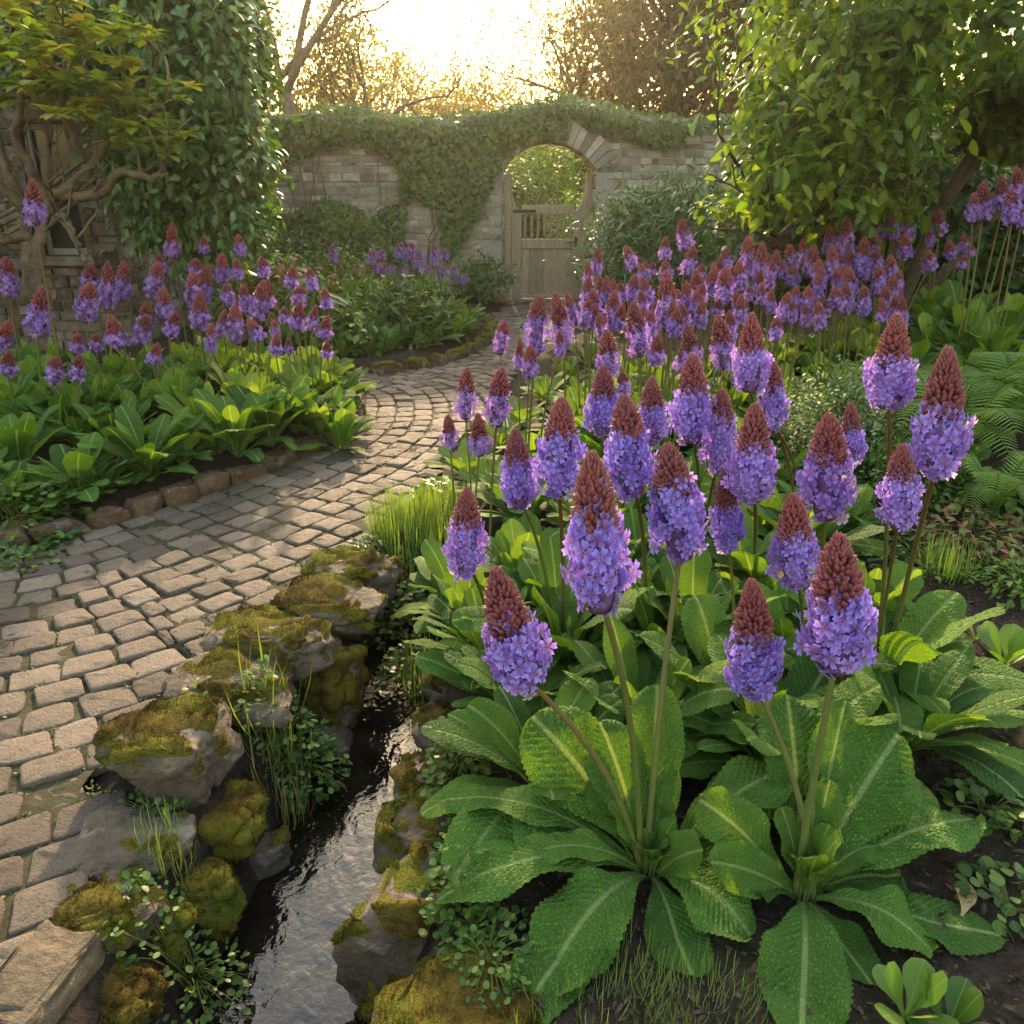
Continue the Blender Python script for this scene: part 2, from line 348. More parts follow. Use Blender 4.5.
def wall_stone_mat(name, stops):
    m = NT(name); v = m.attr("var").outputs["Fac"]; n1 = m.noise(9, 7, .68); n2 = m.noise(40, 4, .7)
    c = m.ramp(v, stops); c = m.mix(.7, c, m.ramp(n1, [(.3, (.5, .5, .5)), (.7, (1.35, 1.35, 1.35))]), 'MULTIPLY')
    c = m.mix(m.math('MULTIPLY', m.ramp(m.noise(3.5, 5), [(.54, (0, 0, 0)), (.66, (1, 1, 1))]), .55), c, (.3, .265, .22))
    c = m.mix(m.math('MULTIPLY', m.ramp(m.noise(2.1, 6, .7), [(.56, (0, 0, 0)), (.68, (1, 1, 1))]), .5), c, (.09, .08, .05))
    return m.surf(m.principled(c, .9, .2, m.bump(m.math('ADD', n1, n2), .8, .03)))
def plain(name, a, b, sc=20, rough=.8, bump=.4, stretch=None):
    m = NT(name); co = m.n("TexCoord").outputs["Object"]
    if stretch: co = m.n("VectorMath", {"operation": 'MULTIPLY'}, i0=co, i1=stretch).outputs[0]
    n = m.noise(sc, 6, .65, co); c = m.ramp(n, [(.3, a), (.7, b)]); c = m.mix(.6, c, m.ramp(m.attr("var").outputs["Fac"], [(0, (.7, .7, .7)), (1, (1.3, 1.3, 1.3))]), 'MULTIPLY')
    return m.surf(m.principled(c, rough, .3, m.bump(n, bump, .01)))
def ground_mat():
    m = NT("garden_soil"); co = m.n("TexCoord").outputs["Object"]; n1 = m.noise(3, 6, .6, co); n2 = m.noise(60, 5, .7, co); n3 = m.noise(18, 5, .7, co)
    c = m.ramp(n3, [(.3, (.012, .008, .006)), (.5, (.03, .02, .015)), (.72, (.06, .042, .03))])
    c = m.mix(.8, c, m.ramp(n2, [(.3, (.4, .4, .4)), (.7, (1.5, 1.5, 1.5))]), 'MULTIPLY')
    c = m.mix(m.math('MULTIPLY', m.ramp(n1, [(.55, (0, 0, 0)), (.68, (1, 1, 1))]), .5), c, (.025, .032, .008))
    y = m.n("SeparateXYZ", Vector=co); far = m.math('MULTIPLY', m.math('GREATER_THAN', y.outputs[1], 12.2), .9)
    c = m.mix(far, c, m.ramp(n3, [(.3, (.05, .07, .015)), (.7, (.12, .13, .03))]))
    return m.surf(m.principled(c, .95, .15, m.bump(m.math('ADD', n2, n3), 1.0, .02)))
def water_mat():
    m = NT("stream_water"); co = m.n("TexCoord").outputs["Object"]
    v1 = m.n("VectorMath", {"operation": 'MULTIPLY'}, i0=co, i1=(1.0, .55, 1)).outputs[0]
    n1 = m.noise(17, 2, .45, v1, .8); n2 = m.noise(55, 2, .5, co, .4); n3 = m.noise(6, 2, .5, v1, .5)
    c = m.ramp(m.noise(8, 5), [(.35, (.003, .003, .0025)), (.7, (.011, .008, .006))])
    h = m.math('ADD', m.math('ADD', m.math('MULTIPLY', n1, .8), m.math('MULTIPLY', n2, .22)), m.math('MULTIPLY', n3, .9))
    return m.surf(m.principled(c, .04, .5, m.bump(h, .25, .02), IOR=1.45))
def haze_mat():
    m = NT("haze"); v = m.n("VolumePrincipled"); v.inputs["Color"].default_value = (1, .92, .76, 1); v.inputs["Density"].default_value = HAZE_DENSITY; v.inputs["Anisotropy"].default_value = .72
    m.t.links.new(v.outputs[0], m.out.inputs[1]); return m.m
M_PLEAF = primula_leaf_mat(); M_PETAL = petal_mat(); M_BUD = bud_mat(); M_STALK = stalk_mat(); M_MOSS = moss_mat(); M_SETT = sett_mat()
M_ROCK = rock_mat("rock_grey", (.04, .027, .018), (.09, .063, .043), (.16, .118, .086)); M_EDGE = rock_mat("edging_rock", (.045, .024, .012), (.1, .056, .03), (.15, .092, .055))
M_WALL = wall_stone_mat("wall_stone", [(0, (.16, .13, .105)), (.5, (.32, .265, .21)), (1, (.48, .41, .34))])
M_MORTAR = plain("lime_mortar", (.2, .17, .135), (.33, .29, .24), 25)
M_WOOD = plain("weathered_oak", (.15, .112, .076), (.31, .238, .165), 9, .8, .5, (9, 9, .7))
M_IRON = plain("black_iron", (.012, .012, .012), (.03, .028, .026), 30, .5)
M_SOIL = ground_mat(); M_WATER = water_mat()
M_JOINT = plain("mossy_joint", (.014, .011, .006), (.042, .038, .014), 22, .95, .9)
M_BARK = bark("grey_bark", (.045, .033, .024), (.14, .105, .075), 14); M_BARK_D = bark("dark_bark", (.03, .022, .015), (.085, .06, .04), 18, .5); M_BARK_R = bark("brown_bark", (.06, .042, .028), (.2, .145, .1), 12)
M_GREEN = leafmat("green_leaf", [(0, (.03, .07, .012)), (.6, (.065, .13, .02)), (1, (.14, .2, .03))])
M_TREE = leafmat("broad_tree_leaf", [(0, (.04, .085, .012)), (.6, (.1, .165, .02)), (1, (.24, .28, .03))], .5, .5)
M_DARK = leafmat("dark_evergreen_leaf", [(0, (.025, .07, .016)), (.6, (.065, .145, .028)), (1, (.14, .235, .035))], .28, .4, .45)
M_IVY = leafmat("ivy_leaf", [(0, (.026, .06, .014)), (.6, (.06, .115, .022)), (1, (.12, .17, .03))], .25, .45)
M_GOLD = leafmat("golden_leaf", [(0, (.07, .12, .02)), (.5, (.17, .21, .03)), (.8, (.36, .31, .035)), (1, (.42, .22, .04))], .42, .45)
M_WOODS = leafmat("woodland_leaf", [(0, (.06, .05, .014)), (.6, (.14, .11, .025)), (1, (.24, .17, .035))], .5, .6)
M_WOODS_D = leafmat("dark_brown_woodland_leaf", [(0, (.035, .028, .012)), (.6, (.075, .055, .02)), (1, (.14, .1, .03))], .4, .6)  # dark brown foliage of the tall trees, their own leaf colour
M_RED = leafmat("red_tinged_leaf", [(0, (.05, .09, .02)), (.5, (.12, .15, .04)), (.75, (.25, .13, .05)), (1, (.3, .07, .06))], .4, .5)
M_FERN = leafmat("fern_frond", [(0, (.05, .11, .012)), (.6, (.1, .19, .02)), (1, (.2, .27, .03))], .45, .5)
M_GRASS = leafmat("grass_blade", [(0, (.03, .075, .01)), (.6, (.065, .135, .016)), (1, (.15, .2, .03))], .45, .5)
M_GRASSY = leafmat("joint_weed", [(0, (.03, .05, .01)), (.6, (.07, .09, .015)), (1, (.13, .12, .02))], .2, .7)
M_DRY = leafmat("dry_grass", [(0, (.12, .08, .03)), (1, (.26, .18, .08))], .3, .6)
M_VARIEG = leafmat("variegated_leaf", [(0, (.06, .11, .03)), (.45, (.14, .2, .06)), (.75, (.34, .36, .18)), (1, (.5, .48, .3))], .3, .5)
M_LIME = leafmat("lime_leaf", [(0, (.06, .13, .02)), (1, (.16, .26, .035))], .4, .5)
M_MULCH = plain("bark_mulch", (.012, .008, .006), (.1, .062, .04), 40, .95)
M_DEAD = plain("dead_leaf", (.2, .12, .05), (.36, .24, .12), 20, .7)
M_GLASS = NT("window_glass"); M_GLASS = M_GLASS.surf(M_GLASS.principled((.015, .018, .02), .06, .6))
M_PAINT = plain("white_frame_paint", (.16, .15, .13), (.24, .225, .2), 20, .6, .1)
M_SLATE = plain("roof_slate", (.06, .06, .065), (.13, .125, .13), 12, .7)
# ================================================================== SETTING
def axis(segs):
    out = []
    for a, b, st in segs: out += list(np.arange(a, b, st))
    return np.array(out+[segs[-1][1]])
gx = axis([(-44, -9, 2.5), (-9, -5, .4), (-5, -2, .09), (-2, 2.4, .035), (2.4, 5.5, .09), (5.5, 9, .5), (9, 44, 2.5)])
gy = axis([(-5, 0, .5), (0, .8, .1), (.8, 4.2, .035), (4.2, 8, .08), (8, 12.2, .15), (12.2, 20, .8), (20, 58, 3)])
X, Y = np.meshgrid(gx, gy); gz = terrain(X.ravel(), Y.ravel())
q2 = np.stack([X.ravel(), Y.ravel()], 1); inp = sstep(-.02, .12, sd(q2, PATH)); gz = gz-.03*inp
g = MB(); g.add(np.stack([X.ravel(), Y.ravel(), gz], 1), grid_quads(len(gy), len(gx))); tag(g.build("ground", M_SOIL), kind='structure')
# path: joint bed and setts laid in rings round the left bed
pb = MB(); px_ = np.arange(-5.2, 1.4, .06); py_ = np.arange(.2, 14.5, .06); X, Y = np.meshgrid(px_, py_); q = np.stack([X.ravel(), Y.ravel()], 1)
ins = sd(q, PATH) > .03; zz = .0165+.005*fbm(np.stack([q[:, 0]*9, q[:, 1]*9, q[:, 0]*0], 1), 3)
Q = grid_quads(len(py_), len(px_)); Q = Q[ins[Q].all(1)]
pb.add(np.column_stack([q, zz]), Q); tag(pb.build("path_bed", M_JOINT), kind='structure')
def offset_rings():
    P = LB_EDGE; T = norm(np.gradient(P, axis=0)); N = np.stack([T[:, 1], -T[:, 0]], 1); out = []; t = .02; k = 0
    while t < 8.2:
        w = .116+.018*random.random(); c0 = P+N*t; c1 = P+N*(t+w)
        L = np.concatenate([[0], np.cumsum(np.linalg.norm(np.diff((c0+c1)/2, axis=0), axis=1))])
        s = random.random()*.1
        while s < L[-1]-.2:
            l = random.uniform(.12, .175); a, b = s, s+l; sk = random.uniform(-.014, .014)
            f = lambda c, v: np.array([np.interp(v, L, c[:, 0]), np.interp(v, L, c[:, 1])])
            out.append(np.array([f(c0, a), f(c0, b), f(c1, b+sk), f(c1, a+sk)])); s = b
        t += w; k += 1
    return out
ps = MB(); cnt = 0
quads = offset_rings(); cen = np.array([q.mean(0) for q in quads]); e = sd(cen, PATH); vis = (cen[:, 0] > -4.2) & (cen[:, 1] > .5)
for qd, c, d, v in zip(quads, cen, e, vis):
    if d < .035 or not v: continue
    near = c[1] < 5.5; m = 3 if near else 2; pts = []
    q = c+(qd-c)*(1-.0075/np.maximum(np.linalg.norm(qd-c, axis=1, keepdims=True), .02)*random.uniform(.8, 1.5))+RNG.normal(0, .0035, (4, 2))
    for i in range(4):                       # rounded corners
        a, b, p = q[i], q[(i+1) % 4], q[i-1]; r = random.uniform(.08, .2)
        pts += [b*r*.0+a+(p-a)*r, a+(b-a)*r] if not near else [a+(p-a)*r, a+((p-a)+(b-a))*r*.28, a+(b-a)*r]
        if near: pts.append(a+(b-a)*.5+RNG.normal(0, .002, 2))
    pts = np.array(pts); n = len(pts); z0 = .024+random.gauss(0, .004); tx, ty = random.gauss(0, .03), random.gauss(0, .03)
    tilt = lambda p: (p-c)@np.array([tx, ty])
    lv = [(1.0, -.03, 0), (1.0, -.006, 0), (.975, -.001, 0), (.9, .0015, 1), (.5, .002, 1)]
    V = []
    for sc, dz, j in lv:
        pp = c+(pts-c)*sc; V.append(np.column_stack([pp, z0+dz+tilt(pp)+(RNG.normal(0, .0022, n) if j else 0)]))
    V.append(np.array([[c[0], c[1], z0+.004]])); V = np.concatenate(V)
    i = np.arange(len(lv)-1)[:, None]*n; j = np.arange(n)[None]; j2 = (j+1) % n
    Q = np.stack([i+j, i+j2, i+n+j2, i+n+j], -1).reshape(-1, 4); b0 = (len(lv)-1)*n
    if np.cross(pts[1]-pts[0], pts[2]-pts[0]) < 0: pass
    ar = .5*np.sum(pts[:, 0]*np.roll(pts[:, 1], -1)-np.roll(pts[:, 0], -1)*pts[:, 1])
    T = [(b0+k, b0+(k+1) % n, len(V)-1) for k in range(n)]
    if ar < 0: Q = Q[:, ::-1]; T = [t[::-1] for t in T]
    ps.add(V, Q, T, V[:, :2], random.random()); cnt += 1
print("setts", cnt)
tag(ps.build("path", M_SETT), kind='structure')
# stream water: a ribbon wider than the channel, cut by the banks
n = len(STREAM); T2 = norm(np.gradient(STREAM, axis=0)); N2 = np.stack([-T2[:, 1], T2[:, 0]], 1); cols = 9
u = np.linspace(-1, 1, cols); V = np.concatenate([np.column_stack([STREAM[i]+N2[i]*u[:, None]*.33, np.full(cols, WATER_Z)]) for i in range(n)])
wv = MB(); wv.add(V, grid_quads(n, cols)[:, ::-1]); tag(wv.build("stream_water", M_WATER), kind='structure')
# ---- garden wall of coursed rubble with an arched gateway
WY = 11.8; GX0, GX1 = -.14, 1.15; SPRING = 1.76; CROWN = 2.12; GC = (GX0+GX1)/2; HALF = (GX1-GX0)/2
AR = (HALF**2+(CROWN-SPRING)**2)/(2*(CROWN-SPRING)); ACZ = CROWN-AR
def arch_z(x): return ACZ+math.sqrt(max(AR*AR-(x-GC)**2, 0))
def wall_top(x): return 2.42+.14*math.exp(-((x-GC)/.9)**4)+.03*math.sin(x*1.7)
def stone(mb, x0, x1, z0, z1, yf, depth, skipchk=None, axis='x', proud=.02):
    """one rough-faced stone whose face looks to -y (axis x) or +x (axis y)"""
    g_ = .009; a0, a1, b0, b1 = x0+g_, x1-g_, z0+g_*.8, z1-g_*.8
    if a1-a0 < .03 or b1-b0 < .02: return
    pr = proud*random.uniform(.3, 1.4); pts = np.array([(a0, b0), (a1, b0), (a1, b1), (a0, b1)])+RNG.normal(0, .006, (4, 2)); c = pts.mean(0)
    V = [(p[0], p[1], -depth) for p in pts]+[(p[0], p[1], pr*.2) for p in pts]+[(*(c+(p-c)*.86), pr+random.gauss(0, .006)) for p in pts]
    V = np.array(V)
    V = np.column_stack([V[:, 0], yf-V[:, 2], V[:, 1]]) if axis == 'x' else np.column_stack([yf+V[:, 2], V[:, 0], V[:, 1]])
    Q = [(i, (i+1) % 4, 4+(i+1) % 4, 4+i) for i in range(4)]+[(4+i, 4+(i+1) % 4, 8+(i+1) % 4, 8+i) for i in range(4)]+[(8, 9, 10, 11)]
    mb.add(V, Q, None, V[:, :2], random.random())
def courses(mb, x0, x1, z0, ztop, yf, reject, axis='x', hh=(.05, .115), ll=(.09, .3)):
    z = z0
    while z < ztop-.02:
        h = min(random.uniform(*hh), ztop-z); x = x0-random.random()*.2
        while x < x1:
            l = random.uniform(*ll); a, b = max(x, x0), min(x+l, x1)
            if b-a > .05 and not reject(a, b, z, z+h): stone(mb, a, b, z, z+h, yf, .04, axis=axis)
            x += l
        z += h
gw = thing("garden_wall", (GC, WY, 0), "old coursed rubble stone wall with an arched gateway closing the garden", "wall")
core = MB(); XL, XR = -9.0, 9.5; DEP = .42
def slab(x0, x1, zlo, zhi, n):
    xs = np.linspace(x0, x1, n); V = []
    for x in xs:
        a, b = zlo(x), zhi(x); V += [(x, WY, a), (x, WY, b), (x, WY+DEP, b), (x, WY+DEP, a)]
    Q = []
    for i in range(n-1):
        for k in range(4): Q.append((i*4+k, i*4+(k+1) % 4, (i+1)*4+(k+1) % 4, (i+1)*4+k))
    Q += [(0, 3, 2, 1), ((n-1)*4, (n-1)*4+1, (n-1)*4+2, (n-1)*4+3)]
    core.add(np.array(V), np.array(Q)[:, ::-1])
slab(XL, GX0, lambda x: -.3, wall_top, 30); slab(GX1, XR, lambda x: -.3, wall_top, 30); slab(GX0, GX1, lambda x: max(arch_z(x), SPRING), wall_top, 25)
core.build("mortar_core", M_MORTAR, gw, (GC, WY, 0), False)
st = MB()
def rej(a, b, z0, z1):
    m = (a+b)/2
    if z1 > wall_top(m)-.01: return True
    if b > GX0-.005 and a < GX1+.005 and z0 < arch_z(np.clip(m, GX0, GX1))+.32:
        return True
    return False
courses(st, XL, GX0, -.05, 2.6, WY, rej); courses(st, GX1, XR, -.05, 2.6, WY, rej); courses(st, GX0, GX1, 1.9, 2.7, WY, rej)
for xx, sgn in ((GX0, 1), (GX1, -1)):       # quoins up the jambs, turned into the reveal
    z = -.02
    while z < SPRING:
        h = random.uniform(.12, .2); z1 = min(z+h, SPRING)
        box(st, (min(xx+sgn*.0, xx-sgn*.0)-.0+(.004 if sgn > 0 else -.03), WY-.03, z+.008), (xx+(.03 if sgn > 0 else -.004), WY+DEP-.02, z1-.008), .012, random.random()); z = z1
st.build("rubble_stone", M_WALL, gw, (GC, WY, 0), False)
vo = MB(); th0 = math.asin(HALF/AR); nv = 17
for i in range(nv):
    t0 = -th0+2*th0*i/nv+.006; t1 = -th0+2*th0*(i+1)/nv-.006; r0 = AR-.012; r1 = AR+random.uniform(.27, .33)
    P = [(GC+r*math.sin(t), ACZ+r*math.cos(t)) for r, t in ((r0, t0), (r0, t1), (r1, t1), (r1, t0))]; c = np.mean(P, 0); pr = random.uniform(.03, .045)
    V = [(p[0], WY+DEP-.01, p[1]) for p in P]+[(p[0], WY-pr*.6, p[1]) for p in P]+[(*(c+(np.array(p)-c)*.88)[[0]], WY-pr, (c+(np.array(p)-c)*.88)[1]) for p in P]
    Q = [(k, 4+k, 4+(k+1) % 4, (k+1) % 4) for k in range(4)]+[(4+k, 8+k, 8+(k+1) % 4, 4+(k+1) % 4) for k in range(4)]+[(8, 11, 10, 9)]
    vo.add(np.array(V), np.array(Q)[:, ::-1], None, None, random.random())
vo.build("arch_ring", M_WALL, gw, (GC, WY, 0), False)
# ---- wooden gate
GY = WY+.16; gt = thing("garden_gate", (GC, GY, 0), "weathered oak gate with spindles above boarding, shut in the archway", "gate")
a0, a1 = GX0+.035, GX1-.035
def part(nm, mt, parent, org, *boxes, bev=.006):
    b = MB()
    for lo, hi in boxes: box(b, lo, hi, bev, random.random())
    return b.build(nm, mt, parent, org, False)
GO = (GC, GY, 0)
part("frame_post", M_WOOD, gt, GO, ((a0, GY-.05, .0), (a0+.09, GY+.05, 1.72))); part("frame_post", M_WOOD, gt, GO, ((a1-.09, GY-.05, 0), (a1, GY+.05, 1.72)))
i0, i1 = a0+.1, a1-.1
def stile(x0, x1, up):                       # stile whose top sweeps up to the outer side
    b = MB(); n = 9; xs = np.linspace(x0, x1, n); V = []
    for x in xs:
        t = (x-x0)/(x1-x0); t = t if up > 0 else 1-t; z = 1.24+.26*t**2.2
        V += [(x, GY-.035, .05), (x, GY-.035, z), (x, GY+.03, z), (x, GY+.03, .05)]
    Q = [(i*4+k, (i+1)*4+k, (i+1)*4+(k+1) % 4, i*4+(k+1) % 4) for i in range(n-1) for k in range(4)]+[(0, 1, 2, 3), ((n-1)*4+3, (n-1)*4+2, (n-1)*4+1, (n-1)*4)]
    b.add(np.array(V), np.array(Q)[:, ::-1], None, None, .5); b.build("stile", M_WOOD, gt, GO, False)
stile(i0, i0+.14, -1); stile(i1-.14, i1, 1)
part("top_rail", M_WOOD, gt, GO, ((i0+.142, GY-.03, 1.2), (i1-.142, GY+.028, 1.32))); part("middle_rail", M_WOOD, gt, GO, ((i0+.142, GY-.032, .74), (i1-.142, GY+.028, .87)))
part("bottom_rail", M_WOOD, gt, GO, ((i0+.142, GY-.03, .06), (i1-.142, GY+.028, .1)))
nb = 7; bw = (i1-i0-.288)/nb
for k in range(nb): part("board", M_WOOD, gt, GO, ((i0+.144+k*bw+.0004, GY-.012, .102), (i0+.144+(k+1)*bw-.0004, GY+.015, .738)))
for k in range(8):
    x = i0+.19+(i1-i0-.38)*k/7; b = MB(); tube(b, [(x, GY, .87), (x, GY, .92), (x, GY, .97), (x, GY, 1.03), (x, GY, 1.1), (x, GY, 1.16), (x, GY, 1.21)], [.014, .02, .014, .021, .014, .02, .014], 8); b.build("spindle", M_WOOD, gt, GO)
part("threshold", M_WOOD, gt, GO, ((a0+.092, GY-.06, -.02), (a1-.092, GY+.05, .045)))
b = MB(); box(b, (i1-.13, GY-.045, .78), (i1-.09, GY-.036, .9), .003); tube(b, [(i1-.11, GY-.045, .84), (i1-.11, GY-.075, .84), (i1-.24, GY-.08, .83)], .011, 6); b.build("latch", M_IRON, gt, GO)
part("strap_hinge", M_IRON, gt, GO, ((i0+.02, GY-.042, 1.22), (i0+.34, GY-.0305, 1.26)), bev=.002)
# ---- stone house at the left, its gable corner hidden by a climber
HX0, HX1, HY0, HY1, HZ = -9.0, -3.55, 7.6, 11.8, 3.0
hs = thing("stone_house", (HX1, HY0, 0), "rubble stone house behind the rhododendron, one sash window showing", "house"); HO = (HX1, HY0, 0)
WX0, WX1 = at_y(30, 200, HY0)[0], at_y(77, 200, HY0)[0]; WZ0, WZ1 = at_y(50, 256, HY0)[2], at_y(50, 122, HY0)[2]
b = MB()
for lo, hi in (((HX0, HY0, -.2), (WX0, HY0+.35, HZ)), ((WX1, HY0, -.2), (HX1, HY0+.35, HZ)), ((WX0, HY0, -.2), (WX1, HY0+.35, WZ0)), ((WX0, HY0, WZ1), (WX1, HY0+.35, HZ)),
               ((HX1-.35, HY0+.352, -.2), (HX1, HY1-.01, HZ)), ((HX0, HY0+.352, -.2), (HX0+.35, HY1-.01, HZ)), ((HX0+.352, HY1-.4, -.2), (HX1-.352, HY1-.02, HZ))): box(b, lo, hi, .001)
b.build("wall_core", plain("earthy_mortar", (.06, .046, .034), (.12, .095, .07), 25), hs, HO, False)
b = MB(); hrej = lambda a, c, z0, z1: c > WX0-.02 and a < WX1+.02 and z1 > WZ0-.02 and z0 < WZ1+.16
nr = lambda *a: False
for xa, xb, za, zb in ((HX0, WX0-.01, 0, HZ), (WX1+.01, HX1, 0, HZ), (WX0-.01, WX1+.01, 0, WZ0-.1), (WX0-.01, WX1+.01, WZ1+.16, HZ)): courses(b, xa, xb, za, zb, HY0, nr, 'x', (.05, .12), (.08, .28)); courses(b, HY0, HY1-.05, 0, HZ, HX1, lambda *a: False, 'y', (.08, .17), (.14, .45))
M_HOUSE = wall_stone_mat("house_stone", [(0, (.055, .04, .03)), (.5, (.11, .08, .06)), (1, (.19, .145, .11))])
b.build("wall_stone", M_HOUSE, hs, HO, False)
part("lintel", M_HOUSE, hs, HO, ((WX0-.12, HY0-.03, WZ1+.01), (WX1+.12, HY0+.1, WZ1+.15)), bev=.015)
sill = part("sill", M_HOUSE, hs, HO, ((WX0-.08, HY0-.06, WZ0-.09), (WX1+.08, HY0+.15, WZ0-.004)), bev=.012)
b = MB(); fy = HY0+.12; zm = (WZ0+WZ1)/2-.06
for lo, hi in (((WX0, fy, WZ0), (WX0+.05, fy+.06, WZ1)), ((WX1-.05, fy, WZ0), (WX1, fy+.06, WZ1)), ((WX0+.05, fy, WZ0), (WX1-.05, fy+.06, WZ0+.06)), ((WX0+.05, fy, WZ1-.05), (WX1-.05, fy+.06, WZ1)), ((WX0+.05, fy-.01, zm-.025), (WX1-.05, fy+.06, zm+.025))): box(b, lo, hi, .004)
wf = b.build("window", M_PAINT, hs, HO, False)
part("pane", M_GLASS, wf, HO, ((WX0+.052, fy+.03, WZ0+.062), (WX1-.052, fy+.04, WZ1-.052)), bev=.001)
b = MB(); rz = HZ+.8; ym = (HY0+HY1)/2
b.add([(HX0-.3, HY0-.3, HZ-.02), (HX1+.3, HY0-.3, HZ-.02), (HX1+.3, ym, rz), (HX0-.3, ym, rz), (HX1+.3, HY1+.3, HZ-.02), (HX0-.3, HY1+.3, HZ-.02), (HX0-.3, HY0-.3, HZ+.1), (HX1+.3, HY0-.3, HZ+.1), (HX1+.3, ym, rz+.12), (HX0-.3, ym, rz+.12), (HX1+.3, HY1+.3, HZ+.1), (HX0-.3, HY1+.3, HZ+.1)],
      [(0, 3, 2, 1), (3, 5, 4, 2), (6, 7, 8, 9), (9, 8, 10, 11), (0, 1, 7, 6), (4, 5, 11, 10)], [(1, 2, 8), (1, 8, 7), (2, 4, 10), (2, 10, 8), (0, 6, 9), (0, 9, 3), (3, 9, 11), (3, 11, 5)])
b.build("roof", M_SLATE, hs, HO, False)
b = MB(); b.add([(HX0, HY0+.01, HZ), (HX0, HY1-.02, HZ), (HX0, ym, rz-.02), (HX1, HY0+.01, HZ), (HX1, HY1-.02, HZ), (HX1, ym, rz-.02)], None, [(0, 1, 2), (3, 5, 4)]); b.build("gable", M_HOUSE, hs, HO, False)
# ================================================================== ROCKS
def ico(n):
    bm = bmesh.new(); bmesh.ops.create_icosphere(bm, subdivisions=n, radius=1); bm.verts.ensure_lookup_table()
    V = np.array([v.co[:] for v in bm.verts]); F = np.array([[v.index for v in f.verts] for f in bm.faces]); bm.free(); return V, F
ICO = {k: ico(k) for k in (3, 4, 5)}
def vnormals(V, F):
    fn = np.cross(V[F[:, 1]]-V[F[:, 0]], V[F[:, 2]]-V[F[:, 0]]); N = np.zeros_like(V)
    for k in range(3): np.add.at(N, F[:, k], fn)
    return norm(N)
def rock_shape(half, seed, cuts=7, e=.62, lod=5, rough=.11, flat=.8):
    rg = np.random.default_rng(seed); V, F = ICO[lod]; P = np.sign(V)*np.abs(V)**e
    for _ in range(cuts):
        d = norm(rg.normal(size=3)*[1, 1, .8]); k = rg.uniform(.7, .95); o = P@d-k; P = P-np.outer(np.where(o > 0, o, 0), d)*.92
    P[:, 2] = np.where(P[:, 2] > flat, flat+(P[:, 2]-flat)*.15, P[:, 2])
    o = seed*7.7; n = fbm(P*1.3+o, 5); n2 = fbm(P*5+o, 4); P = P*(1+rough*1.6*n[:, None]+rough*.45*n2[:, None])
    return P*np.asarray(half), F
def rock(name, label, group, px, py, wpx, hpx, depthf=.8, zc=None, moss=.5, seed=1, cuts=7, e=.62, mat=None, lod=5, yaw=0, cat="rock", pos=None, half=None, fuzz=0, tilt=0):
    if pos is None:
        p = at_z(px, py, zc if zc is not None else .05); dep = p[1]*math.cos(PITCH)+(EYE-p[2])*math.sin(PITCH); k = dep/FPX
        ang = math.atan2(EYE-p[2], p[1]); a = wpx*k/2; b = a*depthf; c = max((hpx*k-2*b*math.sin(ang)*.75)/(2*math.cos(ang)), a*.35); half = (a, b, c); pos = p
    P, F = rock_shape(half, seed, cuts, e, lod)
    M = rotz(yaw)@roty(tilt); P = P@M.T; N = vnormals(P, F)
    pos = np.asarray(pos, float)
    t = MB(); t.add(P+pos, None, F, P[:, :2], .5); o = t.build(name, mat or M_ROCK, None, tuple(pos)); tag(o, label, cat, group)
    if moss > 0:
        s = max(half); n = fbm(P/s*2.2+seed*3.1, 4)
        m = N[:, 2]*.75+.55*n+.3*fbm(P*26+seed, 3)+(moss-.5)*2.2-.30; th = .12
        keep = (m[F] > th-.12).any(1)
        fine = fbm(P*34+seed, 3); h = .016*np.clip((m-th)/.25, -.4, 1)+.007*fine*(m > th)
        PM = P+N*h[:, None]; used = np.unique(F[keep]); mp = -np.ones(len(P), int); mp[used] = np.arange(len(used))
        if len(used) < 12: return o
        g = MB(); g.add(PM[used]+pos, None, mp[F[keep]], None, np.clip(.5+.6*fbm(P[used]*6+seed, 3), 0, 1))
        if fuzz:
            f = F[keep]; f = f[(m[f] > th+.02).all(1)]
            if len(f):
                ix = RNG.integers(0, len(f), fuzz); w = RNG.dirichlet((1, 1, 1), fuzz); q = np.einsum('nk,nkj->nj', w, PM[f[ix]]); nn = np.einsum('nk,nkj->nj', w, N[f[ix]])
                scatter(g, BLADE, q+pos, nn+.6*rdir(fuzz), rdir(fuzz), RNG.uniform(.004, .010, fuzz), np.clip(.5+.6*fbm(q*6+seed, 3)+RNG.normal(0, .12, fuzz), 0, 1), wide=2.6)
        g.build("moss", M_MOSS, o, tuple(pos))
    return o
SG = "boulders lining the stream"
def bank_rock(lab, px, py, w, h, z, **k): return rock("boulder", lab, SG, px, py, w, h, zc=z, **k)
bank_rock("mossy boulder at the upstream end beside the tuft of long grass", 352, 577, 82, 62, .07, moss=.46, seed=3, fuzz=2500)
bank_rock("flat-topped slab with russet moss, second along the bank from the tuft of long grass", 331, 611, 116, 66, .06, moss=.5, seed=5, fuzz=3500)
bank_rock("grey boulder with a domed moss cap overhanging the narrow bend of the stream", 272, 641, 118, 82, .05, moss=.44, seed=8, fuzz=3500)
bank_rock("round boulder wholly under moss, low above the water at the bend", 333, 684, 66, 92, -.1, moss=.72, seed=11, fuzz=3000, e=.7)
bank_rock("broad low slab with yellowish moss behind the grass tuft on the bank", 232, 692, 132, 64, .04, moss=.44, seed=14, fuzz=3500)
bank_rock("biggest pale boulder with an orange moss cap and bare grey corners", 176, 752, 134, 106, .06, moss=.43, seed=17, fuzz=5000, e=.6, cuts=10)
bank_rock("olive moss-covered boulder below the pale boulder, above dark water", 216, 826, 98, 84, -.12, moss=.74, seed=21, fuzz=4500, e=.68)
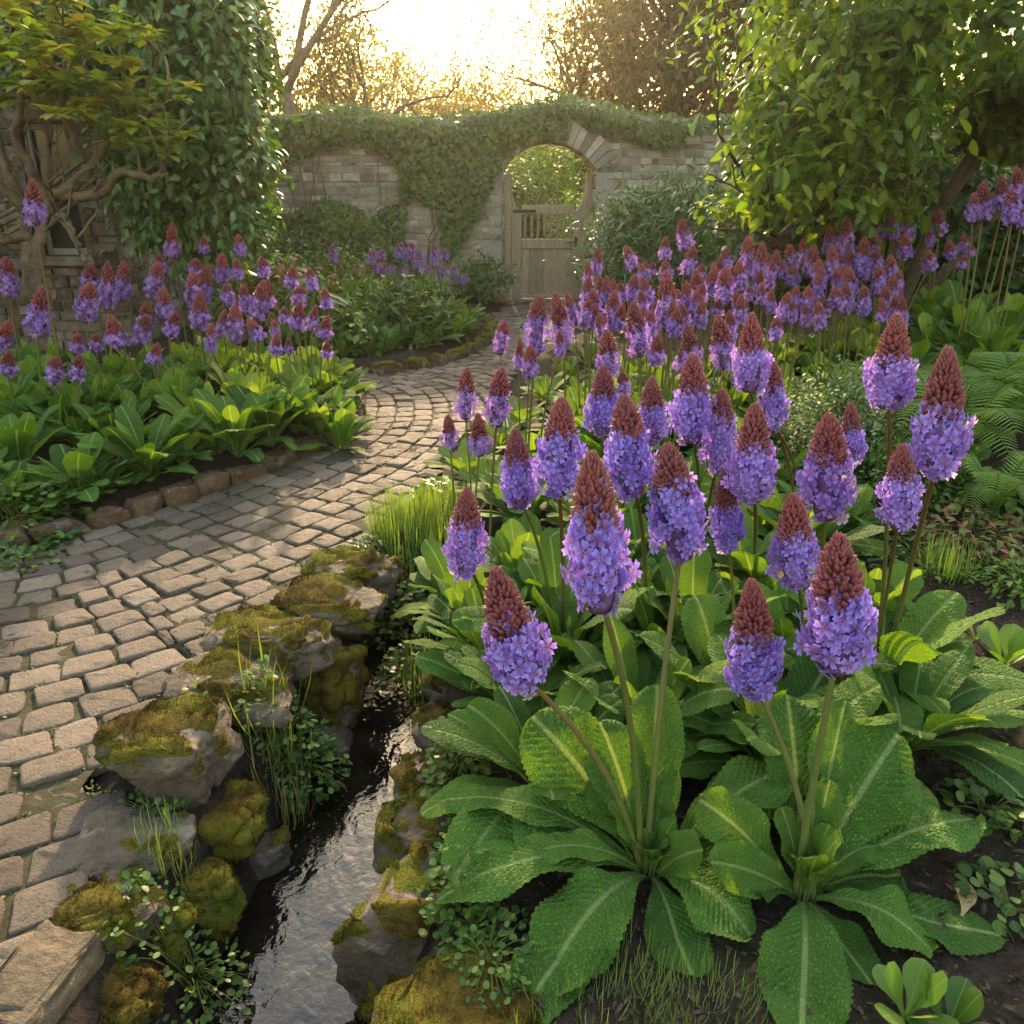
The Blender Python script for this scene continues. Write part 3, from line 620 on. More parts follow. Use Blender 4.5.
bank_rock("bare dark grey slab tilted beside the paving setts", 130, 848, 118, 62, .0, moss=.2, seed=24, fuzz=0, cuts=10, tilt=.1)
bank_rock("moss-covered round stone between the bare slab and the water", 199, 903, 68, 80, -.16, moss=.74, seed=28, fuzz=3500, e=.68)
bank_rock("angular boulder with a pale ridge and mossy flank by the path", 103, 920, 112, 86, -.02, moss=.5, seed=31, fuzz=3000, cuts=12, yaw=.4, tilt=-.12)
bank_rock("small russet moss cushion wedged beside the angular boulder", 158, 938, 58, 62, -.12, moss=.78, seed=33, fuzz=2500, e=.7)
bank_rock("low moss-covered stone at the bottom edge beneath the leafy seedling", 112, 1006, 84, 66, -.07, moss=.74, seed=36, fuzz=4500, e=.66)
p = at_z(38, 985, .02)
rock("stone_block", "squared sandy brown stone block at the end of the paving", None, 0, 0, 0, 0, pos=(p[0], p[1], .0), half=(.075, .115, .07), moss=.15, seed=40, e=.3, cuts=3, mat=rock_mat("sandstone", (.07, .05, .03), (.125, .09, .055), (.18, .13, .085)), yaw=-.18, cat="stone block")
bank_rock("fist-sized grey cobble in the gap between the pale boulder and the bare slab", 98, 806, 46, 36, -.03, moss=.3, seed=71)
bank_rock("small wedge of stone between the bare slab and the angular boulder", 66, 892, 44, 34, -.01, moss=.25, seed=73)
bank_rock("dark little stone in the shadow beneath the pale boulder", 212, 788, 44, 36, -.12, moss=.35, seed=76)
# far bank
bank_rock("moss-draped boulder with a bare grey face on the planted bank", 415, 930, 150, 175, -.13, moss=.56, seed=44, fuzz=5000, depthf=.95, cuts=11, e=.5)
bank_rock("low rock under thick golden moss at the bottom edge below the big primula", 468, 1012, 190, 130, -.02, moss=.56, seed=47, fuzz=6000, cuts=10, e=.5)
bank_rock("brownish stone at the waterline, next upstream of the moss-draped boulder", 434, 838, 112, 84, -.1, moss=.48, seed=50, fuzz=3000, cuts=10, e=.5)
bank_rock("small stone topped by bright moss under overhanging primula leaves", 446, 784, 100, 70, -.08, moss=.52, seed=53, fuzz=2500, cuts=10, e=.5)
bank_rock("reddish stone half hidden under the drooping leaves at the stream", 458, 728, 84, 62, -.06, moss=.45, seed=56, fuzz=1500)
bank_rock("farthest stone on the planted bank, shaded under foliage", 462, 684, 70, 52, -.04, moss=.6, seed=59, fuzz=1000)
bank_rock("dark wet stone at the foot of the mossy boulders at the bend", 322, 742, 56, 50, -.25, moss=.3, seed=62)
bank_rock("dark wet stone between the two olive moss boulders and the water", 262, 862, 60, 60, -.27, moss=.35, seed=65)
# edging stones of the beds
def edging(E, s0, s1, label, group, moss, seed0, size):
    L = np.concatenate([[0], np.cumsum(np.linalg.norm(np.diff(E, axis=0), axis=1))]); f = lambda v: np.array([np.interp(v, L, E[:, 0]), np.interp(v, L, E[:, 1])]); s = s0*L[-1]; k = 0; variants = []
    while s < s1*L[-1]:
        l = random.uniform(*size); a, b = f(s), f(s+l); c = (a+b)/2; d = b-a
        if c[0] > -3.6:
            rock("edging_stone", label, group, 0, 0, 0, 0, pos=(c[0]-d[1]*.02, c[1]+.02, .035), half=(l*.5, random.uniform(.055, .075), random.uniform(.07, .085)), moss=moss+random.uniform(-.15, .1), seed=seed0+k, e=.42, cuts=5, mat=M_EDGE, lod=4, yaw=math.atan2(d[1], d[0]), cat="edging stone", tilt=random.gauss(0, .04))
        s += l*1.0; k += 1
edging(LB_EDGE, .15, .8, "rough brown edging stone holding back the bed of dark primula leaves beside the house", "edging stones of the nearer round bed", .22, 100, (.17, .27))
edging(MB_EDGE, .2, .78, "mossy edging stone round the farther bed of pale mauve primulas before the wall", "edging stones of the farther bed", .55, 200, (.2, .34))
# ================================================================== PRIMULAS
_pv = []; _pq = []
for k in range(5):
    a = k*2*PI/5; ca, sa = math.cos(a), math.sin(a); b0 = len(_pv)
    for r, t, z in ((.08, 0, 0), (.5, .3, .1), (.95, .27, .02), (.84, 0, .05), (.95, -.27, .02), (.5, -.3, .1)): _pv.append((r*ca-t*sa*1.0, r*sa+t*ca, z))
    _pq += [(b0, b0+5, b0+4, b0+3), (b0, b0+3, b0+2, b0+1)]
_pv = np.array(_pv); FLORET = (np.column_stack([_pv[:, 0], _pv[:, 1], _pv[:, 2]]), np.array(_pq), np.stack([np.hypot(_pv[:, 0], _pv[:, 1]), _pv[:, 2]*0], 1))
FLORET_LO = (np.array([(0, 0, .0)]+[(math.cos(k*2*PI/5+o)*r, math.sin(k*2*PI/5+o)*r, .08 if r < .7 else 0) for k in range(5) for o, r in ((0, .95), (PI/5, .45))]),
             np.array([(0, 1+(2*k+9) % 10, 1+2*k, 1+(2*k+1) % 10) for k in range(5)]), np.array([(0, 0)]+[(.9, 0), (.45, 0)]*5))
def bud_tpl(s, rings):
    V = []; 
    for t, r in rings:
        for k in range(s): V.append((r*math.cos(k*2*PI/s), t, r*math.sin(k*2*PI/s)))
    Q = [(i*s+k, i*s+(k+1) % s, (i+1)*s+(k+1) % s, (i+1)*s+k) for i in range(len(rings)-1) for k in range(s)]
    return np.array(V), np.array(Q)[:, ::-1], np.array([(0, t) for t, r in rings for k in range(s)])
BUD = bud_tpl(6, [(0, .1), (.25, .2), (.5, .235), (.78, .14), (1, .02)]); BUD_LO = bud_tpl(4, [(0, .15), (.45, .33), (1, .04)])
def spike_profile(z, fb):
    """radius (unit half-width) along the height; florets below 1-fb, buds above"""
    zf = 1-fb
    lo = np.interp(z, [-.03, .05, .2, .38, zf*.82, zf*1.02, 1], [.66, .9, 1.0, .99, .93, .7, .3])
    qq = np.clip((z-zf*.75)/(1-zf*.75), 0, 1); hi = .46*np.clip(1-qq**1.7, 0, 1)**.85+.025
    return lo, hi
def make_spike(seed, lo=False, fb=.42, H=.27, RAD=.07):
    rg = np.random.default_rng(seed); zf = 1-fb; ga = 2.39996
    # buds
    g = MB(); n = 120 if lo else 270; t = (np.arange(n)+.5)/n; z = zf*.84+(1-zf*.84)*t**.82; _, r = spike_profile(z, fb); th = np.arange(n)*ga+rg.normal(0, .12, n)
    rr = r*RAD*.78; pos = np.stack([rr*np.cos(th), rr*np.sin(th), z*H], 1); out = np.stack([np.cos(th), np.sin(th), 0*th], 1)
    upw = .75+1.8*((z-zf)/fb).clip(0, 1)**2; f = out+np.array([0, 0, 1])*upw[:, None]+rg.normal(0, .12, (n, 3))
    sz = (.024+.008*rg.random(n))*(1.12-.6*t**2)*(1.25 if lo else 1)
    scatter(g, BUD_LO if lo else BUD, pos, f, out+[0, 0, .2], sz, rg.random(n))
    c = np.linspace(zf*.72, .97, 8); _, cr = spike_profile(c, fb); tube(g, np.stack([0*c, 0*c, c*H], 1), cr*RAD*.72+.002, 8, .1)
    buds = g.mesh("bud_cone", M_BUD)
    g = MB(); n = 60 if lo else 150; nl = 0 if lo else 56; z = -.02+(zf+.06)*np.concatenate([(np.arange(n-nl)+.5)/(n-nl), rg.random(nl)]); inner = np.concatenate([np.ones(n-nl), np.full(nl, .78)]); ne = 6 if lo else 20; z[:ne] = zf+rg.random(ne)**1.6*.2; inner[:ne] = .62+.2*rg.random(ne); r, r2 = spike_profile(z, fb); r = np.where(z > zf, np.maximum(r2*1.35, .4), r); _ = 0; th = np.arange(n)*ga+rg.normal(0, .25, n); drop = (rg.random(n) < .06)
    r = r*(1+rg.normal(0, .13, n))*inner; rr = r*RAD*.9; pos = np.stack([rr*np.cos(th), rr*np.sin(th), z*H+rg.normal(0, .004, n)], 1)[~drop]
    nrm = (np.stack([np.cos(th), np.sin(th), .15-.55*(1-z/zf)], 1)+rg.normal(0, .38, (n, 3)))[~drop]; m = len(pos)
    v = rg.random(m)*.8; v[(z[~drop] < .06) & (rg.random(m) < .22)] = 1.0
    tang = np.cross(nrm, rg.normal(size=(m, 3))); scatter(g, FLORET_LO if lo else FLORET, pos, tang, nrm, (.0205+.004*rg.random(m))*(1.25 if lo else 1), v)
    c = np.linspace(-.02, zf*1.02, 9); cr, _ = spike_profile(c, fb); tube(g, np.stack([0*c, 0*c, c*H], 1), cr*RAD*.5+.003, 10, 0, 1)
    fl = g.mesh("floret_cluster", [M_PETAL, M_CALYX]); return buds, fl
_m = NT("primula_calyx"); M_CALYX = _m.surf(_m.principled(_m.ramp(_m.noise(60, 3), [(.35, (.07, .03, .12)), (.65, (.17, .08, .16))]), .7))
SPIKES = [make_spike(50+i, False, fb) for i, fb in enumerate((.38, .43, .33, .47, .4, .35, .52))]
SPIKES_LO = [make_spike(80+i, True, fb) for i, fb in enumerate((.4, .46, .34, .52, .3, .43))]
SPIKES_MAUVE = [make_spike(95+i, True, fb) for i, fb in enumerate((.12, .16))]
def link(name, me, parent, loc=(0, 0, 0)):
    o = bpy.data.objects.new(name, me); COL.objects.link(o); o.parent = parent; o.location = Vector([float(x) for x in loc]); return o
def stalk(root, base, bot, top, wid, near=False, kind=None, r=None, ctrl=None, seed=None):
    """a flower stalk from base to the spike standing between bot and top"""
    base, bot, top = (np.array(v, float) for v in (base, bot, top)); ax = norm(top-bot); L = np.linalg.norm(bot-base); O = np.array(root.location)
    end = bot+ax*.02
    if ctrl is None: ctrl = base*.5+bot*.5+np.array([0, 0, .12*L])-(bot-base)*[.25, .25, 0]+RNG.normal(0, .012, 3)*L
    g = MB(); n = 14 if near else 7; r = r or max(.0042, wid*.042); tube(g, bez(base-[0, 0, .02], ctrl, end, n), np.linspace(r*1.25, r*.85, n), 9 if near else 6, .3+.7*random.random())
    st_ = g.build("flower_stalk", M_STALK, root, tuple(O))
    pool = kind or (SPIKES if near else SPIKES_LO); i = random.randrange(len(pool)) if seed is None else seed; H = np.linalg.norm(top-bot)
    q = Vector(ax).to_track_quat('Z', 'Y')@Matrix.Rotation(random.random()*6.28, 3, 'Z').to_quaternion()
    for nm, me in zip(("bud_cone", "floret_cluster"), pool[i]):
        o = link(nm, me, st_, bot-O); o.rotation_mode = 'QUATERNION'; o.rotation_quaternion = q; o.scale = (wid/.17, wid/.17, H/.27)
    return st_
# ---- leaves
def leaf_grid(P0, P1, P2, width, up=(0, 0, 1), rows=26, cols=11, petiole=.2, ruck=1.0, seed=0, cup=.16, quilt=0, twist=0):
    rg = np.random.default_rng(seed); t = np.linspace(0, 1, rows); C = bez(P0, P1, P2, rows); T = norm(np.gradient(C, axis=0)); L = np.linalg.norm(np.diff(C, axis=0), axis=1).sum()
    side = norm(np.cross(T, np.asarray(up, float))+1e-6); side = norm(side+0); N = np.cross(side, T)
    if twist: a = twist*t[:, None]; side, N = side*np.cos(a)+N*np.sin(a), N*np.cos(a)-side*np.sin(a)
    s = np.clip((t-petiole*.55)/(1-petiole*.55), 0, 1)
    w = .5*width*np.maximum(.14*(1-s), (.14+.86*sstep(-.05, .58, s))*np.sqrt(np.clip(1-(np.clip(s-.56, 0, 1)/.445)**2.6, 0, 1))); w[-1] = width*.06
    w = w*(1+.035*np.sin(t*rows*1.9+rg.random()*6))
    u = np.linspace(-1, 1, cols); xx = w[:, None]*u[None]; au = np.abs(u)[None]
    ph = t[:, None]*62-np.abs(xx)/(width*.5)*14
    h = cup*w[:, None]*(au**1.6)*(1-.9*t[:, None])-.10*w[:, None]*au**4*t[:, None]-(.02 if quilt else .045)*width*np.abs(np.cos(ph))**3*np.sin(PI*au)*ruck*sstep(.15, .4, t)[:, None]
    wv = (.12 if quilt > .03 else .06)*width*au**3*np.sin(t[:, None]*(13+3*rg.random())+np.sign(u)[None]*1.3+rg.random()*6)*ruck*sstep(.1, .5, t)[:, None]
    if quilt:
        row = np.floor(ph/PI); bub = np.abs(np.sin(ph))**.7*np.abs(np.sin(np.abs(xx)/(width*.5)*10.5+row*1.3+np.sin(row*2.1)))**.8
        h = h+quilt*width*(bub-.5)*sstep(.2, .4, t)[:, None]*(1-.5*au)*sstep(.03, .16, np.abs(xx)/(width*.5))-.03*width*(1-sstep(.03, .09, np.abs(xx)/(width*.5)))
    V = C[:, None]+side[:, None]*xx[..., None]+N[:, None]*(h+wv)[..., None]
    uv = np.stack([xx/(width*.5), np.broadcast_to(t[:, None], xx.shape)], -1)
    return V.reshape(-1, 3), grid_quads(rows, cols), uv.reshape(-1, 2)
def rosette_mesh(seed, n=17, L=.34, wid=.105, rows=14, cols=7, upright=.5, flat=.35, quilt=0):
    g = MB(); rg = np.random.default_rng(seed)
    for i in range(n):
        az = i*2.39996+rg.normal(0, .2); k = i/n; el = np.clip(1.25-1.1*k+rg.normal(0, .12), .02, 1.35)*(upright*1.6); el = min(el, 1.35); l = L*rg.uniform(.75, 1.12)*(1-.15*(k > .8)); d = np.array([math.cos(az), math.sin(az), 0])
        p0 = d*.015; tip = d*l*math.cos(el)+np.array([0, 0, l*math.sin(el)*.92+.015]); p1 = p0*.5+tip*.42+np.array([0, 0, l*(.16+.18*rg.random())])
        tip = tip+np.array([0, 0, -l*flat*.35*rg.random()*math.cos(el)])
        V, Q, uv = leaf_grid(p0, p1, tip, wid*rg.uniform(.8, 1.2)*(l/L), rows=rows, cols=cols, seed=seed*50+i, ruck=.8, twist=rg.normal(0, .25), quilt=quilt)
        g.add(V, Q, None, uv, np.clip(.42+.2*rg.normal()+.3*(el > 1.0), 0, 1))
    return g.mesh("leaf_rosette", M_PLEAF)
ROS_HI = [rosette_mesh(300+i, 19+i % 3, .37, .115, 64, 17, .5+.1*(i % 2), quilt=.03) for i in range(4)]
ROS = [rosette_mesh(320+i, 17, .34, .115, 12, 7, .45+.1*(i % 3)) for i in range(5)]
ROS_UP = [rosette_mesh(340+i, 16, .4, .105, 12, 7, .7) for i in range(3)]
ROS_FAR = [rosette_mesh(360+i, 15, .36, .11, 8, 5, .55) for i in range(3)]
def add_rosette(root, pool, s=1.0, seed=None):
    me = pool[random.randrange(len(pool))] if seed is None else pool[seed % len(pool)]
    o = link("leaf_rosette", me, root, (0, 0, 0)); o.rotation_euler = (random.gauss(0, .06), random.gauss(0, .06), random.random()*6.28); k = s*random.uniform(.9, 1.1); o.scale = (k, k, k*random.uniform(.9, 1.1)); return o
# ---- the two big primulas at the front: every leaf its own part
def hero_leaves(root, base, spec, seed):
    O = np.array(root.location)
    for i, (tx, ty, zt, wpx, bow, var, *rest) in enumerate(spec):
        tip = at_z(tx, ty, zt); dep = tip[1]*math.cos(PITCH)+(EYE-tip[2])*math.sin(PITCH); wid = wpx*dep/FPX
        d = tip-base; dh = np.array([d[0], d[1], 0]); p0 = base+norm(dh)*.018+np.array([0, 0, .01]); l = np.linalg.norm(d); steep = d[2]/max(l, 1e-6)
        wid *= 1.0
        if steep > .5: p1 = (p0+tip)/2+np.array([0, 0, .12*l])-norm(dh)*.10*l*bow; up = -norm(dh)*.5+np.array([0, -.75, .5])
        else: p1 = (p0+tip)/2+np.array([0, 0, l*bow]); up = (0, 0, 1)
        V, Q, uv = leaf_grid(p0, p1, tip, wid, up, 92, 29, quilt=.032, seed=seed*100+i, twist=random.gauss(0, .12), petiole=.16 if steep < .55 else .25)
        V[:, 2] = np.maximum(V[:, 2], terrain(V[:, 0], V[:, 1])+.006)
        g = MB(); g.add(V, Q, None, uv, var); g.build("leaf", M_PLEAF, root, tuple(O))
    for i in range(9):                        # young leaves round the heart
        az = i*2.4+.3; l = random.uniform(.1, .19); d = np.array([math.cos(az), math.sin(az), 0]); p0 = base+d*.012; tip = base+d*l*random.uniform(.25, .6)+[0, 0, l]; V, Q, uv = leaf_grid(p0, (p0+tip)/2-d*.02+[0, 0, .02], tip, l*.36, -d+np.array([0, -.2, .4]), 60, 15, quilt=.04, seed=seed*900+i, petiole=.2); g = MB(); g.add(V, Q, None, uv, random.uniform(.4, .75)); g.build("leaf", M_PLEAF, root, tuple(O))
def P_at(px, py, D): return at_y(px, py, D)
def head_pts(xt, yt, xb, yb, w, D=None):
    if D is None: D = .142*FPX/w; b = at_depth(xb, yb, D); Y = b[1]
    else: Y = D; b = at_y(xb, yb, Y)
    t = at_y(xt, yt, Y); dep = b[1]*math.cos(PITCH)+(EYE-b[2])*math.sin(PITCH); return b, t, w*dep/FPX
def settle(p): return (p[0], p[1], tz(p[0], p[1])-.005)
BA = ground_at(650, 872); BB = ground_at(803, 897)
A = thing("primula_plant", settle(BA), "big front primula with three arching spikes, broad leaves reaching over the stream stones", "flowering plant")
hero_leaves(A, np.array(A.location), [(532, 716, .33, 88, .3, .45), (657, 684, .40, 56, .3, .5, 1), (792, 768, .22, 62, .25, .5), (512, 862, .12, 46, .38, .75), (436, 900, .07, 66, .35, .45), (540, 990, .035, 92, .4, .45), (752, 936, .08, 84, .42, .55),
    (478, 838, .10, 62, .3, .3), (505, 1040, -.0, 80, .25, .2), (592, 776, .24, 44, .2, .55, 1), (668, 762, .26, 34, .2, .6, 1), (690, 1000, .015, 66, .3, .2), (440, 800, .12, 46, .3, .45), (702, 850, .2, 46, .4, .55), (600, 722, .36, 62, .3, .35, 1), (770, 870, .08, 60, .3, .3)], 1)
B = thing("primula_plant", settle(BB), "big front primula with two upright spikes, its leaves spread over the dark soil", "flowering plant")
hero_leaves(B, np.array(B.location), [(788, 694, .34, 66, .3, .25, 1), (900, 734, .30, 92, .3, .42), (974, 818, .14, 70, .22, .42), (934, 952, .07, 68, .4, .55), (996, 950, .02, 66, .15, .22), (798, 1056, .03, 94, .4, .36), (722, 880, .1, 66, .35, .3), (700, 800, .26, 62, .35, .6), (712, 862, .2, 52, .4, .55),
    (876, 846, .14, 36, .35, .5), (846, 700, .36, 46, .2, .35, 1), (900, 880, .05, 60, .25, .25), (868, 1005, .015, 58, .3, .22), (830, 780, .28, 36, .2, .5, 1)], 2)
def hero_stalk(root, xt, yt, xb, yb, w, D=None, base=None, ctrl=None, seed=None, r=None):
    b, t, wid = head_pts(xt, yt, xb, yb, w, D); bs = np.array(root.location)+np.array([random.uniform(-.02, .02), random.uniform(-.02, .02), .02]) if base is None else np.array(base); stalk(root, bs, b, t, wid, True, None, r, ctrl, seed)
hero_stalk(A, 592, 458, 600, 606, 78, seed=0); hero_stalk(A, 496, 572, 524, 684, 74, D=1.42, seed=1)
hero_stalk(A, 668, 448, 682, 556, 66, D=1.72, seed=2)
hero_stalk(B, 839, 539, 836, 667, 82, D=1.36, seed=4); hero_stalk(B, 752, 584, 755, 692, 66, D=1.5, seed=3)
def primula(bx, by, label, heads, s=1.0, pool=None, near=True, group=None, ros=True):
    base = ground_at(bx, by); t = thing("primula_plant", settle(base), label, "flowering plant", group)
    if ros: add_rosette(t, pool or ROS_HI, s)
    for h in heads: hero_stalk(t, *h)
    return t
primula(877, 690, "primula with tall spikes leaning over the bare soil on thick green stems", [(948, 352, 936, 473, 66), (897, 317, 888, 406, 56, 1.78), (902, 447, 898, 526, 46, 1.6)], 1.0)
primula(800, 690, "primula with a full low spike between the upright pair and the leaning tall ones", [(793, 497, 796, 583, 56, 1.75), (829, 417, 826, 516, 62, 1.9)], .95)
primula(725, 722, "primula behind the big front one, its spike with few open flowers", [(725, 472, 728, 546, 40, 1.95)], 1.0)
primula(640, 640, "primula with a spike of deep mahogany buds in the middle of the drift", [(624, 399, 634, 493, 58)], 1.0)
primula(562, 655, "primula with a leaning slim spike and a fuller one near the stream bend", [(515, 432, 520, 506, 44, 2.05), (562, 401, 558, 492, 56)], 1.0)
primula(492, 668, "primula nearest the streamside grass with one narrow half-open spike", [(467, 491, 466, 572, 48, 1.75)], .95)
primula(755, 600, "primula with an erect spike standing clear before the variegated shrub", [(755, 407, 752, 499, 56), (851, 405, 851, 462, 32, 2.35)], .95)
primula(700, 590, "primula with paired spikes crowded just left of the erect spike", [(722, 392, 718, 470, 43, 2.2), (693, 357, 692, 440, 50)], .95)
primula(800, 560, "primula whose round-topped spike is the tallest in front of the hosta leaves", [(752, 316, 750, 390, 44, 2.45), (773, 364, 771, 430, 37, 2.5)], .9)
primula(612, 545, "primula with broad overlapping spikes behind the mahogany-budded one", [(652, 379, 652, 442, 40, 2.6), (604, 368, 602, 432, 42, 2.6)], .9)
# leafy plants without a flower of their own in front and between
for (bx, by, s, lab) in [(545, 790, 1.0, "flowerless primula rosette drooping toward the stream stones"), (520, 715, .9, "flowerless primula rosette above the reddish stream stone"), (640, 745, 1.05, "flowerless primula rosette filling the space behind the big front leaves"),
                         (770, 770, 1.0, "dark flowerless primula rosette between the two big front plants"), (905, 745, 1.0, "flowerless primula rosette with long ribbed leaves lying on the soil"), (470, 640, .75, "small flowerless primula rosette by the boulder at the bend"),
                         (860, 640, .9, "flowerless primula rosette under the leaning tall spikes"), (690, 660, 1.0, "yellow-green upright primula rosette in the heart of the drift"), (590, 600, .9, "flowerless primula rosette just past the inner bend of the stream"), (520, 590, .85, "flowerless primula rosette at the edge of the streamside grass")]:
    t = thing("primula_plant", settle(ground_at(bx, by)), lab, "leafy plant"); add_rosette(t, ROS_HI if by > 640 else ROS, s)
# ---- the massed drifts: heads read off the photograph, gathered into plants
def drift(heads, depth, rad, label, group, pool, s, kinds=None, cat="flowering plant", base_pull=.55, hmin=.35):
    pts = []
    for (x, yt, yb, w) in heads:
        D = depth(x, yt, yb)+random.uniform(-.12, .12); lean = random.gauss(0, .11)*w; b, t, wid = head_pts(x-lean, yt+random.uniform(-1, 2), x+lean, yb, w*random.uniform(.92, 1.06), D); pts.append((b, t, wid))
    left = list(range(len(pts))); 
    while left:
        i = left.pop(0); grp = [i]+[j for j in left if np.hypot(*(pts[j][0]-pts[i][0])[:2]) < rad][:3]
        left = [j for j in left if j not in grp]; c = np.mean([pts[j][0] for j in grp], 0); c = np.array([c[0]+random.uniform(-.04, .04), c[1]+random.uniform(-.03, .03)]); z = tz(*c)
        root = thing("primula_plant", (c[0], c[1], z-.005), label, cat, group); add_rosette(root, pool, s)
        for j in grp:
            b, t, wid = pts[j]; bb = np.array([c[0], c[1]])*base_pull+b[:2]*(1-base_pull); stalk(root, (*bb, tz(*bb)), b, t, wid, False, kinds)
LH = [(8,259,296,24),(41,288,335,28),(87,283,321,24),(90,263,292,21),(107,262,308,18),(123,261,300,21),(155,263,298,23),(160,253,272,16),(172,222,258,17),(165,287,319,21),(146,302,327,20),(143,316,344,21),(173,311,336,17),(115,315,348,26),(78,333,353,17),(96,333,351,15),(78,355,380,20),(55,356,384,21),(155,343,364,17),(4,320,350,21),(8,352,375,21),
 (204,236,254,13),(240,235,257,16),(263,256,278,16),(195,257,278,18),(222,255,282,19),(237,257,280,15),(195,273,309,25),(205,264,302,18),(200,292,329,23),(245,284,313,18),(260,282,319,23),(268,281,309,16),(228,284,307,18),(235,306,343,22),(255,319,341,18),(223,311,337,16),(211,325,352,14),(275,321,337,12),(276,335,355,16),(292,266,288,16),(311,267,291,15),(299,285,307,18),(298,303,330,19),(284,305,323,13),(313,307,331,15),(326,287,309,16),(326,315,339,18),(327,341,358,15),(289,337,354,10)]
drift(LH, lambda x, a, b: np.interp(b, [250, 300, 340, 385], [6.3, 5.6, 5.0, 4.35]), .3, "purple primula with claret tips massed in the nearer round bed before the house", "primulas massed in the nearer round bed", ROS, 1.0)
t = thing("primula_plant", settle(at_y(45, 300, 4.6)), "lone very tall blue-purple primula reaching up in front of the house window", "flowering plant"); add_rosette(t, ROS, .9)
b, tt, w_ = head_pts(33, 180, 35, 224, 25, 4.6); stalk(t, np.array(t.location), b, tt, w_, False, seed=1)
MH = [(372,250,265,12),(382,248,260,10),(400,244,260,12),(411,244,262,12),(420,250,263,10),(434,246,268,11),(445,248,260,10),(426,266,278,10),(443,267,276,9),(453,268,279,9),(464,273,284,11),(392,265,275,9),(383,264,274,11),(398,279,294,12),(408,280,294,9),(422,296,304,8),(440,304,313,7),(410,292,300,7),(362,278,286,6),(394,313,322,10),(333,245,264,12),(376,262,274,10),(416,256,270,10),(405,264,276,9)]
drift(MH, lambda x, a, b: np.interp(b, [255, 290, 322], [9.3, 8.5, 7.8]), .3, "loose mauve primula in the farther bed below the ivied wall", "mauve primulas of the farther bed", ROS_FAR, 1.05, SPIKES_MAUVE)
RH = [(597,249,274,15),(630,246,270,15),(588,277,310,19),(600,277,302,14),(571,294,325,15),(612,291,331,20),(622,282,302,13),(633,276,302,17),(647,277,304,15),(646,263,282,12),(653,261,276,10),(643,292,319,16),(657,335,366,20),(637,303,355,27),(608,331,376,32),(537,296,354,30),(560,295,347,26),(502,322,354,20),(519,337,370,12),(530,347,378,22),(623,372,397,18),(499,370,425,33),(466,370,418,28),(479,415,455,28),(449,415,447,22),(594,303,330,17),
 (665,236,260,16),(684,221,251,19),(690,246,276,20),(666,260,280,17),(667,274,330,29),(698,270,305,21),(725,249,274,18),(718,257,280,16),(725,268,305,25),(748,237,280,20),(761,242,284,21),(776,249,278,16),(791,244,272,18),(793,265,287,17),(803,240,264,13),(813,244,278,21),(830,229,254,17),(832,246,282,16),(846,219,266,21),(749,285,302,12),(761,285,305,15),(796,287,309,14),(776,316,342,17),(836,287,309,20),(818,297,317,12),(841,266,290,16),(708,273,295,12),(718,300,316,15),(693,300,317,12),(722,318,368,30),(690,326,367,26),(684,344,372,24),
 (884,209,240,21),(905,207,240,22),(894,214,240,12),(905,234,259,18),(862,238,277,22),(873,234,255,16),(876,250,273,17),(938,207,236,20),(930,228,248,10),(929,250,271,18),(950,240,259,14),(963,234,253,14),(963,256,269,13),(971,244,257,11),(740,262,290,16),(770,262,290,15),(820,268,292,14),(677,290,318,16),(655,300,328,16),(585,300,330,14),(560,330,356,14),(850,250,280,14)]
_r = random.Random(5)
for _ in range(64):
    x_ = _r.uniform(585, 905); y_ = _r.uniform(262, 318)-.055*(x_-585); w__ = _r.uniform(12, 18); RH.append((x_, y_, y_+w__*1.75, w__))
NEARR = [h for h in RH if h[2] > 345]; FARR = [h for h in RH if h[2] <= 345]
drift(NEARR, lambda x, a, b: np.interp(b, [345, 380, 455], [3.7, 3.3, 2.75]), .22, "purple primula with russet tips by the curve of the paving, front of the long drift", "primulas at the near end of the long drift", ROS, .9)
drift(FARR, lambda x, a, b: np.interp(b, [235, 280, 345], [6.3, 5.6, 4.0]), .3, "purple primula massed in the long drift under the broad-leaved tree", "primulas of the long drift under the tree", ROS, 1.0)
drift([(983,181,220,22),(973,195,222,16),(1002,176,209,18),(1018,169,200,19),(1012,189,224,22),(1021,206,228,13)], lambda x, a, b: 4.9, .25, "tall pale-stemmed primula on the raised ground beside the tree trunk", "tall primulas beside the tree trunk", ROS, .95)
for (bx, by, s) in [(20, 470, .95), (80, 497, .8), (150, 474, 1.0), (118, 452, .9), (238, 455, 1.0), (205, 440, .85), (300, 428, .95), (270, 445, .85), (330, 408, .9), (320, 385, .95), (60, 440, 1.0), (285, 400, .9), (180, 425, .95), (-20, 500, .9), (120, 410, 1.0), (40, 400, 1.0), (230, 400, 1.0)]:
    t = thing("primula_plant", settle(ground_at(bx, by)), "flowerless primula clump spilling over the brown edging stones", "leafy plant", "leafy primulas along the front of the nearer bed"); add_rosette(t, ROS_HI if by > 430 else ROS, s*1.12)
